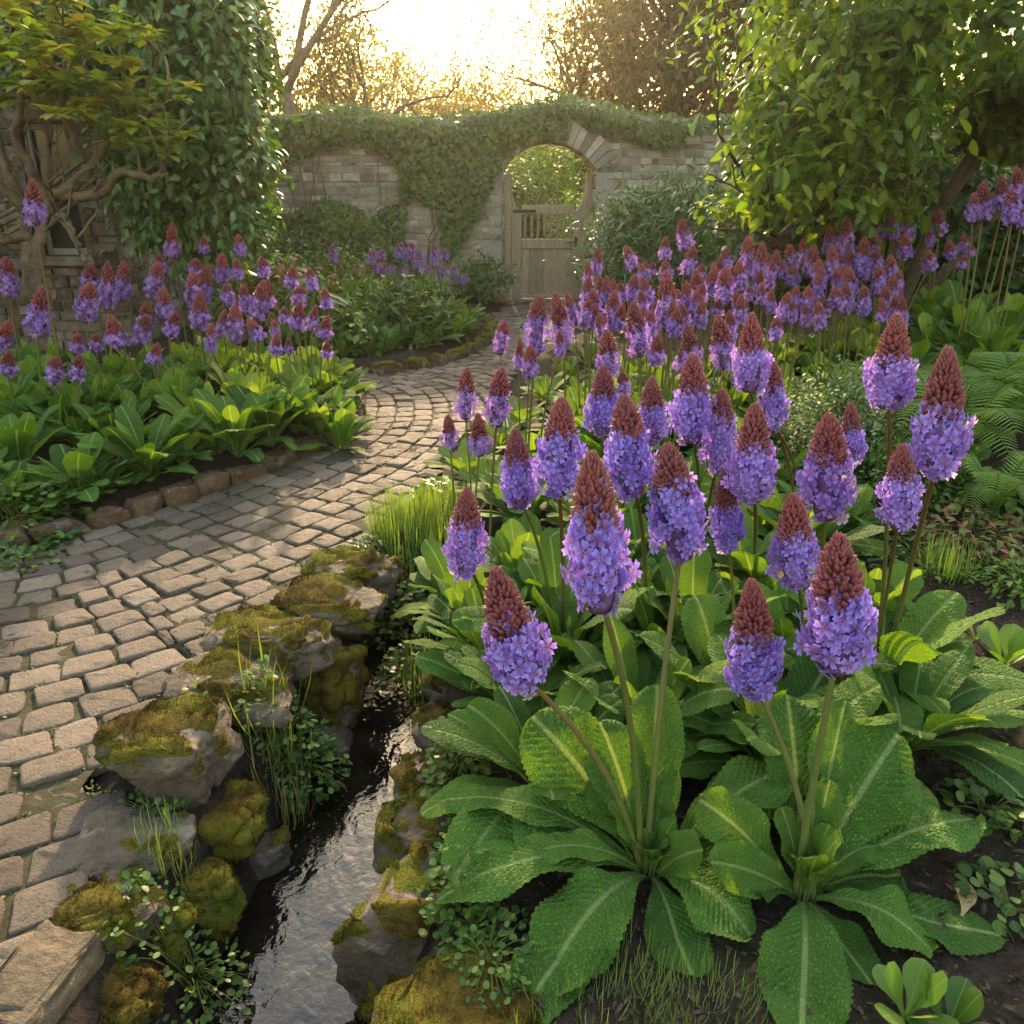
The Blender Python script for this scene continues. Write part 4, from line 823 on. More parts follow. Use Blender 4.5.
# ================================================================== WOODY PLANTS
def branchy(mb, p, d, L, r, depth, tips, spread=.6, up=.15, nb=(2, 3), taper=.62, wob=.12, sides=6, ratio=.72):
    p = np.array(p, float); d = norm(d); n = 5; pts = [p]; dd = d
    for k in range(n):
        dd = norm(dd+RNG.normal(0, wob, 3)+np.array([0, 0, up*.15])); pts.append(pts[-1]+dd*L/n)
    tube(mb, pts, np.linspace(r, r*taper, n+1), max(3, sides), random.random())
    if depth <= 1: tips.append((pts[-1], dd)); tips.append((pts[3], dd))
    if depth == 0: return
    for k in range(random.randint(*nb)):
        q = pts[-1] if k < 2 else pts[random.randint(2, 4)]; e = norm(dd+RNG.normal(0, spread, 3)+np.array([0, 0, up]))
        branchy(mb, q, e, L*ratio*random.uniform(.75, 1.15), r*taper*random.uniform(.7, .95), depth-1, tips, spread, up, nb, taper, wob, sides-1, ratio)
def clumps(center, radii, n, per, cr, shell=.55, zmin=None, hang=-.2, keep=None):
    """leaf positions and directions in a crown built of n loose clumps"""
    d = rdir(n); rad = shell+(1-shell)*RNG.random(n)**.6; C = np.asarray(center)+d*np.asarray(radii)*rad[:, None]*(1+.12*vnoise(d*2.3+center[0])[:, None])
    if zmin is not None: C = C[C[:, 2] > zmin]
    if keep is not None: C = C[keep(C)]
    n = len(C); k = np.repeat(np.arange(n), per); q = RNG.normal(size=(len(k), 3))*.5; cs = cr*RNG.uniform(.55, 1.3, n)[k]
    P = C[k]+q*cs[:, None]*[1, 1, .75]; out = norm((P-np.asarray(center))/np.asarray(radii)); f = norm(out*.55+rdir(len(k))*.8+[0, 0, hang]); u = norm(out*.6+[0, 0, .9]+.5*rdir(len(k)))
    v = np.clip(.42+.18*RNG.normal(size=n)[k]+.16*RNG.normal(size=len(k)), 0, 1)
    return P, f, u, v, C
# ---- broad-leaved tree at the right
p = at_y(897, 262, 7.0); T0 = np.array([p[0], 7.0, tz(p[0], 7.0)])
tr = thing("broad_leaved_tree", settle(T0), "spreading broad-leaved tree with several dark trunks, its outer leaves lit yellow-green", "tree")
g = MB(); tips = []
CT = np.array([3.75, 6.85, 2.75]); RT = np.array([2.35, 1.9, 1.75])
for (dx, dy, dz, L, r) in [(-.12, 0, 1, 1.1, .085), (-.75, -.25, .9, 1.2, .065), (.35, -.1, 1, 1.1, .075), (-1.1, .1, .75, 1.3, .05), (.8, .1, .8, 1.1, .05), (-.5, -.5, .8, 1.2, .05)]:
    branchy(g, T0+np.array([dx*.12, dy*.12, -.05]), (dx, dy, dz), L*.82, r, 4, tips, .5, .12, (2, 3), .68, .1, 8, .66)
g.build("trunk", M_BARK_D, tr, tuple(tr.location))
g = MB()
P, f, u, v, C = clumps(CT, RT, 210, 72, .38, .4, .95, -.25); lo = (P[:, 2] > 1.2+.95*sstep(1.75, 2.3, P[:, 0])) & (P[:, 1] > 5.5); scatter(g, LEAF_BROAD, P[lo], f[lo], u[lo], RNG.uniform(.055, .115, len(P))[lo], v[lo])
for c2, r2, n_ in (((2.35, 6.35, 2.0), (.6, .7, .75), 44), ((2.3, 6.3, 2.6), (.45, .7, .6), 26), ((2.5, 6.0, 1.55), (.42, .5, .36), 18), ((3.4, 5.9, 2.7), (1.1, .4, .45), 30)):
    P, f, u, v, C = clumps(c2, r2, n_, 38, .24, .3, None, -.25); scatter(g, LEAF_BROAD, P, f, u, RNG.uniform(.06, .115, len(P)), np.clip(v+.15, 0, 1))
T_ = np.array([t[0] for t in tips]); k = np.repeat(np.arange(len(T_)), 14); P = T_[k]+RNG.normal(0, .13, (len(k), 3)); ok = (P[:, 2] > np.where(P[:, 0] < 2.3, 1.3, 1.75)) & (P[:, 0] > 1.55) & (P[:, 1] > 5.3); scatter(g, LEAF_BROAD, P[ok], rdir(len(k))[ok]+[0, 0, -.2], rdir(len(k))[ok]*.5+[0, 0, 1], RNG.uniform(.08, .13, len(k))[ok])
g.build("crown", M_TREE, tr, tuple(tr.location))
# ---- old rhododendron by the house: bare twisting limbs under flat tiers of bronzed leaf whorls
p = at_y(38, 285, 5.9); T0 = np.array([p[0], 5.9, tz(p[0], 5.9)]); rh = thing("rhododendron_tree", settle(T0), "gnarled old rhododendron with bare forking limbs and bronze-tipped leaf tiers before the house window", "tree")
g = MB(); ends = []
def limb(pix, r0, r1):
    pts = catmull([at_y(a, b, Y) for a, b, Y in pix], 6); pts = np.array(pts); tube(g, pts+RNG.normal(0, .008, pts.shape), np.linspace(r0, r1, len(pts)), 8, random.random()); ends.append(pts)
limb([(30, 300, 5.9), (28, 250, 5.9), (24, 215, 5.9), (10, 195, 5.8), (-30, 170, 5.7)], .055, .03)
limb([(36, 300, 5.9), (38, 245, 5.9), (52, 200, 5.9), (70, 188, 5.85), (95, 165, 5.8), (112, 125, 5.7), (118, 80, 5.6)], .052, .02)
limb([(52, 205, 5.9), (30, 170, 5.8), (15, 130, 5.7), (30, 80, 5.6)], .045, .018)
limb([(60, 195, 5.9), (100, 195, 5.8), (120, 172, 5.7), (150, 178, 5.6), (165, 172, 5.55)], .04, .012)
limb([(50, 225, 5.95), (62, 215, 5.9), (75, 240, 5.85), (84, 262, 5.8)], .03, .014)
limb([(92, 170, 5.8), (75, 140, 5.7), (62, 105, 5.6), (70, 60, 5.55)], .03, .012)
limb([(110, 130, 5.7), (135, 120, 5.6), (165, 105, 5.5)], .022, .01); limb([(28, 235, 5.9), (5, 240, 5.75), (-25, 235, 5.6)], .035, .015); limb([(24, 215, 5.9), (0, 150, 5.8), (-20, 90, 5.7)], .035, .012); limb([(45, 185, 5.85), (50, 130, 6.1), (40, 70, 6.3)], .03, .012)
fine = []
for pts in ends:
    for k in range(4, len(pts), 4):
        d = norm(pts[min(k+1, len(pts)-1)]-pts[k-1]); branchy(g, pts[k], d*.6+RNG.normal(0, .5, 3)+[0, 0, .9], .3, .011, 2 if pts[k][2] > 1.85 else 1, fine, .7, .25, (2, 2), .7, .15, 5)
g.build("trunk", M_BARK_R, rh, tuple(rh.location))
g = MB(); WH = [t[0] for t in fine]
def tier(px, py, Y, wx, wz, n):
    c = at_y(px, py, Y)
    for _ in range(n): WH.append(c+np.array([random.gauss(0, wx), random.gauss(0, .35), random.gauss(0, wz)]))
for a in [(20, 30, 5.6, .3, .08, 40), (55, 60, 5.5, .35, .1, 60), (100, 62, 5.5, .3, .1, 55), (60, 95, 5.5, .4, .09, 55), (135, 90, 5.45, .2, .1, 45), (165, 115, 5.4, .15, .06, 26), (130, 130, 5.4, .2, .09, 36), (10, 85, 5.6, .3, .1, 40), (150, 150, 5.4, .14, .06, 20), (-30, 60, 5.6, .3, .2, 40), (88, 108, 5.35, .15, .05, 24), (20, 5, 5.7, .35, .1, 40), (110, 40, 5.6, .2, .06, 20)]: tier(*a)
WH = np.array(WH); WH = WH[(WH[:, 2] > np.where(WH[:, 0] < -3.0, 2.0, 1.68)) & (RNG.random(len(WH)) < .31) & (WH[:, 0] < -2.12+.12*vnoise(WH*3))]; n = len(WH); k = np.repeat(np.arange(n), 10); th = RNG.random(len(k))*6.283; el = RNG.uniform(-.1, .75, len(k))
f = np.stack([np.cos(th)*np.cos(el), np.sin(th)*np.cos(el), np.sin(el)], 1); vv = RNG.random(n)[k]*.6+RNG.random(len(k))*.4+.12*(WH[k, 2] > 2.1)
scatter(g, LEAF_LONG, WH[k], f, f*0+[0, 0, 1], RNG.uniform(.08, .13, len(k)), np.clip(vv, 0, 1), wide=2.0); g.build("crown", M_GOLD, rh, tuple(rh.location))
# ---- evergreen climber swallowing the house corner
cl = thing("evergreen_climber", settle((-2.9, 7.2, 0)), "huge dark evergreen climber bulging over the corner of the stone house", "climbing plant")
g = MB()
for (x, y) in [(122, 0), (130, 3), (138, -4), (147, 5), (155, 2), (163, 6)]:
    b0 = at_y(x, 262, 7.2); t0 = at_y(x-12+y, 150, 7.25); g2 = bez(ground_at(x, 270)*[1, 0, 1]+[0, 7.2, 0], (b0+t0)/2+[random.gauss(0, .1), -.05, 0], t0+[0, .1, .3], 10); tube(g, g2, np.linspace(.022, .014, 10), 6, random.random())
g.build("stem", M_BARK_R, cl, tuple(cl.location))
g = MB()
def climb(px, py, Y, rx, ry, rz, n, per=54, cr=.34, sz=(.06, .105)):
    P, f, u, v, C = clumps(at_y(px, py, Y), (rx, ry, rz), n, per, cr, .62, None, -.4); ok = ~((P[:, 1] > HY0-.02) & (P[:, 0] < HX1-.02) & (P[:, 1] < HY1)) & (P[:, 0] < -1.98+.1*vnoise(P*2.5)) & ~((P[:, 0] < at_y(132, 200, 7.1)[0]) & (P[:, 2] < 2.25+.15*vnoise(P*3)))
    scatter(g, LEAF_BROAD, P[ok], f[ok], u[ok], RNG.uniform(*sz, len(P))[ok], v[ok], wide=.9)
for a in [(165, 60, 7.15, 1.0, .6, .75, 130), (120, 25, 7.2, .9, .5, .6, 90), (196, 75, 7.15, .48, .55, .75, 90), (196, 20, 7.3, .45, .5, .5, 60), (180, 130, 7.1, .75, .5, .5, 90), (186, 175, 7.05, .45, .45, .4, 60), (175, 200, 7.05, .38, .35, .3, 34), (60, 20, 7.25, .6, .35, .5, 50), (222, 160, 7.2, .2, .4, .5, 40), (205, 225, 7.0, .4, .35, .2, 24)]: climb(*a)
g.build("foliage", M_DARK, cl, tuple(cl.location))
# ---- ivy on the garden wall
iv = thing("wall_ivy", (-.9, WY-.02, 0), "dense ivy sheet mantling the stone wall on the house side of the gateway", "climbing plant"); iv2 = thing("wall_ivy", (2.4, WY-.02, 0), "ivy fringe hanging over the wall top between the arch and the broad-leaved tree", "climbing plant")
def ivy_field(root, x0, x1, dens, mask):
    n = int((x1-x0)*2.7*dens); x = RNG.uniform(x0, x1, n); z = RNG.uniform(0, 2.75, n); m = mask(x, z)+.28*fbm(np.stack([x*1.6, z*1.6, x*0], 1), 4); top = np.array([wall_top(a) for a in x])
    over = z > top-.05; ok = (m > 0) & (z < top+.09+.06*vnoise(np.stack([x*3, x*0, x*0], 1))); th = np.clip(m, 0, .5)
    y = np.where(over, WY+RNG.uniform(-.2, DEP+.15, n), WY-.035-RNG.random(n)*(.05+.3*th)); P = np.stack([x, y, z], 1)[ok]; k = len(P)
    f = norm(RNG.normal(0, .5, (k, 3))+[0, -.25, -.8]); u = norm(RNG.normal(0, .35, (k, 3))+np.where(over[ok], 1, 0)[:, None]*[0, 0, 1.5]+[0, -1, .45]); g = MB()
    scatter(g, IVY, P, f, u, RNG.uniform(.05, .085, k), np.clip(.45+.3*fbm(P*2, 3)+.15*RNG.normal(size=k), 0, 1)); g.build("foliage", M_IVY, root, tuple(root.location))
    g = MB()
    for _ in range(int((x1-x0)*4)):
        a = random.uniform(x0, x1); pts = [(a, WY-.035, 0)]
        while pts[-1][2] < 2.2: pts.append((pts[-1][0]+random.gauss(0, .06), WY-.04, pts[-1][2]+random.uniform(.1, .2)))
        pts = [q for q in pts if mask(np.array([q[0]]), np.array([q[2]]))[0] > -.35]
        if len(pts) > 3: tube(g, pts, np.linspace(.012, .006, len(pts)), 5, random.random())
    g.build("stem", M_BARK_R, root, tuple(root.location))
def mL(x, z):
    m = .2+.3*sstep(1.8, 2.3, z)+.25*sstep(-2.3, -1.5, x)*0
    diag = (z-.45)*.62-.95; m = m-sstep(-.15, .35, x-(diag+.05))*1.6*(z < 2.15)             # bare pier beside the gate, a slanting edge
    m = m-1.0*np.exp(-(((x+2.15)/.5)**2+((z-1.75)/.38)**2)*1.2)-.75*np.exp(-(((x+3.0)/.5)**2+((z-1.6)/.3)**2))
    m = m-.45*np.exp(-(((x+1.2)/.25)**2+((z-1.0)/.35)**2)); return m
def mR(x, z): return -1.1+1.5*sstep(1.8, 2.4, z-.16*np.sin(x*2.2)-.12*(x > 2.3))
ivy_field(iv, -3.7, GX1-.4, 1700, mL); ivy_field(iv2, GX1-.4, 5.2, 1300, mR)
# ---- shrubs along the foot of the wall and among the beds
def shrub(name, label, cat, c, radii, n, per, cr, sz, m, tpl=LEAF, stems=6, hang=0, shell=.35, group=None, wide=1, r=.012, bark_=None):
    c = np.array([c[0], c[1], tz(c[0], c[1])]); t = thing(name, settle(c), label, cat, group); cc = c+[0, 0, radii[2]*.75]
    P, f, u, v, C = clumps(cc, radii, n, per, cr, shell, c[2]+.02, hang); ok = P[:, 2] > c[2]+.01; g = MB(); scatter(g, tpl, P[ok], f[ok], u[ok], RNG.uniform(*sz, len(P))[ok], v[ok], wide=wide); g.build("foliage", m, t, tuple(t.location))
    g = MB()
    for k in range(min(stems, len(C))): q = C[k]; tube(g, bez(c+[random.gauss(0, .03), random.gauss(0, .03), -.03], (c+q)/2+[0, 0, .1], q, 7), np.linspace(r, r*.4, 7), 5, random.random())
    g.build("stem", bark_ or M_BARK_D, t, tuple(t.location)); return t
def gp(px, py, Y): q = at_y(px, py, Y); return (q[0], Y)
shrub("shrub", "red-tinged shrub with drooping leaves below the big climber", "shrub", gp(268, 262, 8.2), (.62, .5, .42), 70, 40, .26, (.06, .1), M_RED, LEAF, 10, -.2)
shrub("shrub", "coppery pink young-leaved shrub at the foot of the ivied wall", "shrub", gp(345, 262, 9.4), (.62, .4, .38), 60, 40, .25, (.05, .085), M_RED, LEAF, 10)
shrub("shrub", "dark low shrub filling the corner of house and wall", "shrub", gp(285, 262, 10.6), (.8, .5, .5), 60, 46, .3, (.06, .1), M_DARK, LEAF, 8)
shrub("shrub", "small dark shrub tucked against the gate pier", "shrub", gp(482, 285, 11.2), (.36, .3, .32), 40, 40, .2, (.05, .08), M_DARK, LEAF, 6)
shrub("shrub", "feathery dark shrub against the wall right of the gate", "shrub", gp(660, 262, 10.6), (.85, .6, .8), 110, 60, .34, (.09, .16), M_DARK, LEAF_LONG, 14, .1, wide=.8)
shrub("shrub", "deep green shrub in the shade beneath the broad-leaved tree", "shrub", gp(790, 250, 9.0), (1.0, .7, .75), 110, 55, .38, (.08, .14), M_DARK, LEAF, 12)
shrub("shrub", "shaded shrub behind the trunks of the broad-leaved tree", "shrub", gp(930, 240, 8.8), (1.2, .7, .8), 110, 55, .4, (.09, .14), M_DARK, LEAF_BROAD, 12)
shrub("shrub", "large shadowy shrub closing the garden beyond the tall pale-stemmed primulas", "shrub", (5.9, 7.4), (1.2, .8, .95), 120, 50, .4, (.09, .14), M_DARK, LEAF_BROAD, 12)
shrub("variegated_shrub", "low cream-flecked fine-leaved shrub between primulas and ferns", "shrub", ground_at(838, 470)[:2], (.3, .28, .3), 130, 60, .13, (.018, .03), M_VARIEG, LEAF_FAR, 10, .1, .5, r=.006)
shrub("variegated_shrub", "fine-leaved greyish green mound beneath the leaning tall spike", "shrub", ground_at(905, 500)[:2], (.2, .2, .17), 80, 50, .1, (.018, .03), M_GREEN, LEAF_FAR, 8, .1, .5, r=.005)
shrub("drooping_plant", "plant with long hanging grey-green leaves at the edge of the red-tinged shrub", "leafy plant", gp(292, 285, 7.8), (.2, .2, .42), 14, 9, .1, (.3, .45), M_GREEN, LEAF_LONG, 4, -.9, .3, wide=.7)
shrub("leafy_plant", "golden-green leafy plant on top of the farther bed", "leafy plant", gp(362, 318, 8.4), (.42, .35, .3), 60, 30, .2, (.09, .14), M_FERN, LEAF_LONG, 6, .3)
shrub("leafy_plant", "dark leafy clump at the house end of the farther bed", "leafy plant", gp(352, 355, 7.4), (.3, .25, .17), 40, 30, .15, (.08, .12), M_GREEN, LEAF_BROAD, 5, 0)
shrub("leafy_plant", "mid-green mound in the heart of the farther bed", "leafy plant", gp(410, 325, 8.0), (.5, .35, .3), 60, 34, .2, (.09, .14), M_GREEN, LEAF_LONG, 6, .3, wide=1.3)
for (x, y, Y, s) in [(390, 362, 7.4, .8), (425, 355, 7.6, 1.0), (455, 345, 7.9, 1.0), (470, 330, 8.5, .9), (370, 366, 7.2, .7), (440, 325, 8.6, .9), (345, 370, 7.1, .7)]:
    c = gp(x, y, Y); t = thing("primula_plant", settle((*c, 0)), "broad green primula clump along the mossy edging of the farther bed", "leafy plant", "leafy primulas along the front of the farther bed"); add_rosette(t, ROS_FAR, s)
# foliage under the drifts
def leafy_fill(cands, label, group, pool, s):
    for (px, py, Y) in cands:
        c = gp(px, py, Y); t = thing("primula_plant", settle((*c, 0)), label, "leafy plant", group); add_rosette(t, pool, s)
leafy_fill([(x+random.randint(-12, 12), 300, Y+random.uniform(-.15, .15)) for Y in (4.3, 4.8, 5.3, 5.8) for x in range(620, 1060, 44)], "upright green primula clump carpeting the ground of the long drift", "leafy primulas carpeting the long drift", ROS_UP, .85)
leafy_fill([(x+random.randint(-12, 12), 300, Y) for Y in (3.2, 3.7) for x in range(590, 900, 50)], "green primula clump among the stems behind the front spikes", "leafy primulas among the front stems", ROS, .8)
leafy_fill([(x+random.randint(-12, 12), 300, Y) for Y in (4.7, 5.3, 5.9) for x in range(-20, 330, 48)], "green primula clump under the massed spikes before the house", "leafy primulas under the house drift", ROS_UP, .85)
leafy_fill([(x, 300, Y) for Y, xs in ((2.75, (545, 600, 660)), (2.45, (560, 640, 720, 790)), (2.15, (590, 690, 840))) for x in xs], "green primula clump filling the gaps at the heart of the front group", "leafy primulas in the front group", ROS_HI, .8)
leafy_fill([(x, y, at_z(x, y)[1]) for x, y in ((468, 478), (500, 452), (522, 436), (545, 412), (565, 392), (535, 470), (585, 372), (560, 440), (600, 352), (560, 352), (585, 335), (620, 340), (490, 505))], "light green primula clump at the paving side of the long drift", "leafy primulas beside the paving", ROS, .72)
L_ = np.concatenate([[0], np.cumsum(np.linalg.norm(np.diff(LB_EDGE, axis=0), axis=1))]); s_ = 2.1
while s_ < L_[-1]*.74:
    c = np.array([np.interp(s_, L_, LB_EDGE[:, 0]), np.interp(s_, L_, LB_EDGE[:, 1])]); d_ = np.array([np.interp(s_+.05, L_, LB_EDGE[:, 0]), np.interp(s_+.05, L_, LB_EDGE[:, 1])])-c; d_ /= np.linalg.norm(d_); c = c+np.array([-d_[1], d_[0]])*random.uniform(.17, .24)
    t = thing("primula_plant", settle((*c, 0)), "flowerless primula clump spilling over the brown edging stones", "leafy plant", "leafy primulas along the front of the nearer bed"); add_rosette(t, ROS_HI, random.uniform(.6, .8)); s_ += random.uniform(.2, .3)
# ---- ferns
def fern(label, c, L, n, s=1, lean=(0, 0)):
    c = np.array([c[0], c[1], tz(*c[:2])]); t = thing("fern", settle(c), label, "fern")
    for i in range(n):
        az = i*2.39996+random.gauss(0, .2); l = L*random.uniform(.8, 1.15); d = np.array([math.cos(az)+lean[0], math.sin(az)+lean[1], 0]); e = random.uniform(.35, .8); tip = c+d*l*e+[0, 0, l*random.uniform(.2, .6)]; mid = c+d*l*.25+[0, 0, l*.85]
        m = 30; pts = bez(c, mid, tip, m); T = norm(np.gradient(pts, axis=0)); sd_ = norm(np.cross(T, [0, 0, 1.0])); up = np.cross(sd_, T); g = MB(); tube(g, pts, np.linspace(.005, .0015, m), 5, .3); k = np.arange(4, m-1)
        tt = k/m; pl = l*.27*np.sin(PI*np.clip(tt*1.02-.06, 0, 1))**.75*(1-.35*tt)
        for sg in (-1, 1):
            for o in (0,):
                kk = k if o == 0 else k[:-1]; P = pts[kk]*(1-o)+pts[kk+1]*o if o else pts[kk]; scatter(g, FERN_P, P, sd_[kk]*sg+T[kk]*.35, up[kk]+RNG.normal(0, .1, (len(kk), 3)), pl[:len(kk)], np.clip(.5+.3*RNG.normal(size=len(kk))*.5+.2*tt[:len(kk)], 0, 1))
        g.build("frond", M_FERN, t, tuple(t.location))
def _pinna():
    V = [(0, 0, 0)]; n = 11
    for i in range(n):
        t = (i+1)/n; w = .062*(1-t)**.6*(1.0 if i % 2 else .45)+.004; V += [(-w, t-.02*(i % 2), -.2*t*t), (0, t, -.2*t*t+.012), (w, t-.02*(i % 2), -.2*t*t)]
    Q = [(0, 3, 2, 1)]+[(1+3*i+j, 2+3*i+j, 5+3*i+j, 4+3*i+j) for i in range(n-1) for j in (0, 1)]
    V = np.array(V); return V, np.array(Q), np.stack([V[:, 0]*3, V[:, 1]], 1)
FERN_P = _pinna()
fern("bright fern with arching fronds behind the tallest leaning spike", ground_at(945, 470)[:2], .62, 12); fern("large fern arching over the leafy bank with fronds toward the dark soil", ground_at(1010, 440)[:2], .66, 13)
fern("fern rising through the hosta leaves below the long drift", gp(900, 350, 4.1), .6, 11); fern("pale green fern on the bank nearest the tall pale-stemmed primulas", gp(985, 340, 4.1), .6, 11); fern("dark lacy fern in the shade over the low clover-leaved plant", ground_at(990, 520)[:2], .42, 10)
# ---- broad-leaved hostas between drift and ferns
def hosta(label, c, L, n, up=.7):
    c = np.array([c[0], c[1], tz(*c[:2])]); t = thing("hosta_plant", settle(c), label, "leafy plant"); g = MB()
    for i in range(n):
        az = i*2.4+random.gauss(0, .2); l = L*random.uniform(.75, 1.1); d = np.array([math.cos(az), math.sin(az), 0]); e = random.uniform(.4, .75)*(1.1-up*.4); tip = c+d*l*e+[0, 0, l*random.uniform(.35, .85)*up]; V, Q, uv = leaf_grid(c+d*.02, (c+tip)/2+[0, 0, l*.25], tip, l*.38, rows=14, cols=7, seed=random.randint(0, 9999), petiole=.45, ruck=.25, twist=random.gauss(0, .4)); g.add(V, Q, None, uv, np.clip(random.gauss(.55, .2), 0, 1))
    g.build("leaves", M_HOSTA, t, tuple(t.location))
M_HOSTA = leafmat("hosta_leaf", [(0, (.06, .13, .025)), (.6, (.1, .19, .03)), (1, (.2, .28, .03))], .42, .4)
for lab, px, py, Y, L, n in [("hosta with a big pointed leaf catching light beside the variegated shrub", 815, 370, 3.9, .46, 9), ("hosta with cupped leaves just behind the round-topped spike", 790, 350, 4.3, .42, 9), ("hosta below the primula stems in the middle of the drift edge", 850, 330, 4.6, .42, 9), ("broad hosta on the raised ground under the tree trunk", 930, 300, 4.9, .42, 9),
                             ("hosta crowding the foot of the tall pale-stemmed primulas", 985, 290, 4.7, .42, 9), ("hosta at the top of the bank, nearly out of sight past the ferns", 1030, 300, 4.4, .45, 9), ("yellow-green hosta under the arching fern fronds", 960, 380, 3.7, .4, 8)]: hosta(lab, gp(px, py, Y), L, n)
# ---- low plants on the soil at the right and along the stream
def low_plant(name, label, c, r, n, sz, m, tpl=LEAF_BROAD, h=.1, cat="leafy plant", group=None, wide=1, stems=True):
    c = np.array([c[0], c[1], tz(*c[:2])]); t = thing(name, settle(c), label, cat, group); th = RNG.random(n)*6.283; rr = r*np.sqrt(RNG.random(n)); x, y = c[0]+rr*np.cos(th), c[1]+rr*np.sin(th); z = np.maximum(terrain(x, y), WATER_Z)+h*(1-.7*(rr/r)**2)*RNG.uniform(.35, 1.05, n); P = np.stack([x, y, z], 1)
    f = np.stack([np.cos(th), np.sin(th), RNG.uniform(-.3, .6, n)], 1)+.7*rdir(n); g = MB(); scatter(g, tpl, P, f, .5*rdir(n)+[0, 0, 1], RNG.uniform(*sz, n), None, wide=wide); g.build("foliage", m, t, tuple(t.location))
    if stems:
        g = MB()
        for k in range(min(n//4+1, 40)): tube(g, bez(c+[random.gauss(0, r*.1), random.gauss(0, r*.1), -.01], (c+P[k])/2+[0, 0, h*.35], P[k], 5), [.0025, .0022, .002, .0016, .0012], 4, .4)
        g.build("stem", M_STALK, t, tuple(t.location))
    return t
ROUND = blade([(0, .08), (.15, .3), (.45, .46), (.75, .42), (.93, .24), (1, .06)], .12, .1)
def seedling(label, c, L, n, m=None):
    c = np.array([c[0], c[1], tz(*c[:2])]); t = thing("seedling", settle(c), label, "leafy plant"); g = MB()
    for i in range(n):
        az = i*2.4+random.gauss(0, .2); d = np.array([math.cos(az), math.sin(az), 0]); l = L*random.uniform(.8, 1.1); tip = c+d*l*(.35+.5*i/n)+[0, 0, l*(.95-.75*i/n)]; V, Q, uv = leaf_grid(c, (c+tip)/2+[0, 0, l*.12], tip, l*.42, rows=14, cols=7, seed=i+int(c[0]*999), petiole=.35, ruck=.2); g.add(V, Q, None, uv, random.uniform(.3, 1))
    g.build("leaves", m or M_LIME, t, tuple(t.location))
seedling("lime green young plant on the dark soil beside the long ribbed leaf", ground_at(1003, 668)[:2], .16, 9); seedling("smooth-leaved seedling at the bottom edge in front of the second big primula", ground_at(905, 1020)[:2], .13, 7); seedling("second smooth-leaved seedling at the bottom edge, paler and rounder", ground_at(945, 1035)[:2], .12, 6, M_GREEN); seedling("tiny upright seedling alone on bare soil below the slender spike", ground_at(975, 640)[:2], .09, 4)
low_plant("groundcover_plant", "reddish green lacy groundcover on the far side of the bare soil", ground_at(965, 540)[:2], .26, 420, (.03, .05), M_RED, LEAF, .13); low_plant("groundcover_plant", "yellowish groundcover at the margin of the bare soil near the lime plant", ground_at(1020, 590)[:2], .17, 240, (.025, .045), M_LIME, LEAF, .1)
low_plant("groundcover_plant", "low green groundcover between the variegated shrub and bare soil", ground_at(910, 560)[:2], .2, 260, (.025, .045), M_GREEN, LEAF, .08); low_plant("clover_plant", "round-leaved low plant beneath the dark lacy fern", ground_at(985, 500)[:2], .16, 90, (.04, .06), M_GREEN, ROUND, .12)
low_plant("clover_plant", "clover-like patch beside the wide dark leaf tip on the soil", ground_at(985, 812)[:2], .1, 90, (.018, .03), M_GREEN, ROUND, .05); low_plant("clover_plant", "clover-like patch near the dry curled leaf", ground_at(1010, 905)[:2], .09, 70, (.02, .034), M_GREEN, ROUND, .06)
low_plant("creeping_plant", "leafy herb hanging over the water below the grass tuft", ground_at(292, 765)[:2]+np.array([.02, 0]), .15, 520, (.012, .026), M_GREEN, ROUND, .26, wide=.8); low_plant("creeping_plant", "sprawling seedling with round leaflets at the water's edge by the russet moss cushion", ground_at(190, 985)[:2], .13, 320, (.009, .022), M_GREEN, ROUND, .15, wide=.8)
low_plant("creeping_plant", "fresh green herb filling the bend of the stream beside the slab with russet moss", ground_at(392, 655)[:2], .2, 620, (.014, .028), M_GREEN, ROUND, .24, wide=.85); low_plant("creeping_plant", "trailing herb on the planted bank opposite the round moss boulder", ground_at(418, 715)[:2], .14, 380, (.012, .026), M_GREEN, ROUND, .18, wide=.85)
low_plant("creeping_plant", "herb growing between the farthest boulder and the streamside grass", ground_at(402, 590)[:2], .18, 300, (.02, .035), M_GREEN, ROUND, .16, wide=.85); low_plant("creeping_plant", "green herb on the soil strip behind the brownish waterline stone", ground_at(478, 850)[:2], .12, 300, (.008, .02), M_GREEN, ROUND, .08, wide=.9); low_plant("creeping_plant", "mossy little herb behind the moss-draped boulder", ground_at(490, 960)[:2], .11, 260, (.008, .018), M_GREEN, ROUND, .06, wide=.9)
low_plant("creeping_plant", "small weed under the left leaf of the big front primula", ground_at(470, 930)[:2], .07, 70, (.015, .028), M_GREEN, ROUND, .05)
low_plant("creeping_plant", "small weed in the gap between the bare slab and the paving", at_z(150, 815)[:2], .09, 110, (.012, .02), M_GREEN, ROUND, .04); low_plant("creeping_plant", "weeds at the paving edge under the edging stones of the nearer bed", at_z(25, 566)[:2], .14, 200, (.02, .035), M_GREEN, ROUND, .06)
low_plant("creeping_plant", "dark herb at the house end of the nearer bed, low among the stones", ground_at(15, 520)[:2], .28, 380, (.025, .045), M_GREEN, ROUND, .16); low_plant("creeping_plant", "bright weeds by the paving curve where the long drift begins", ground_at(440, 500)[:2], .14, 200, (.02, .035), M_LIME, ROUND, .12)
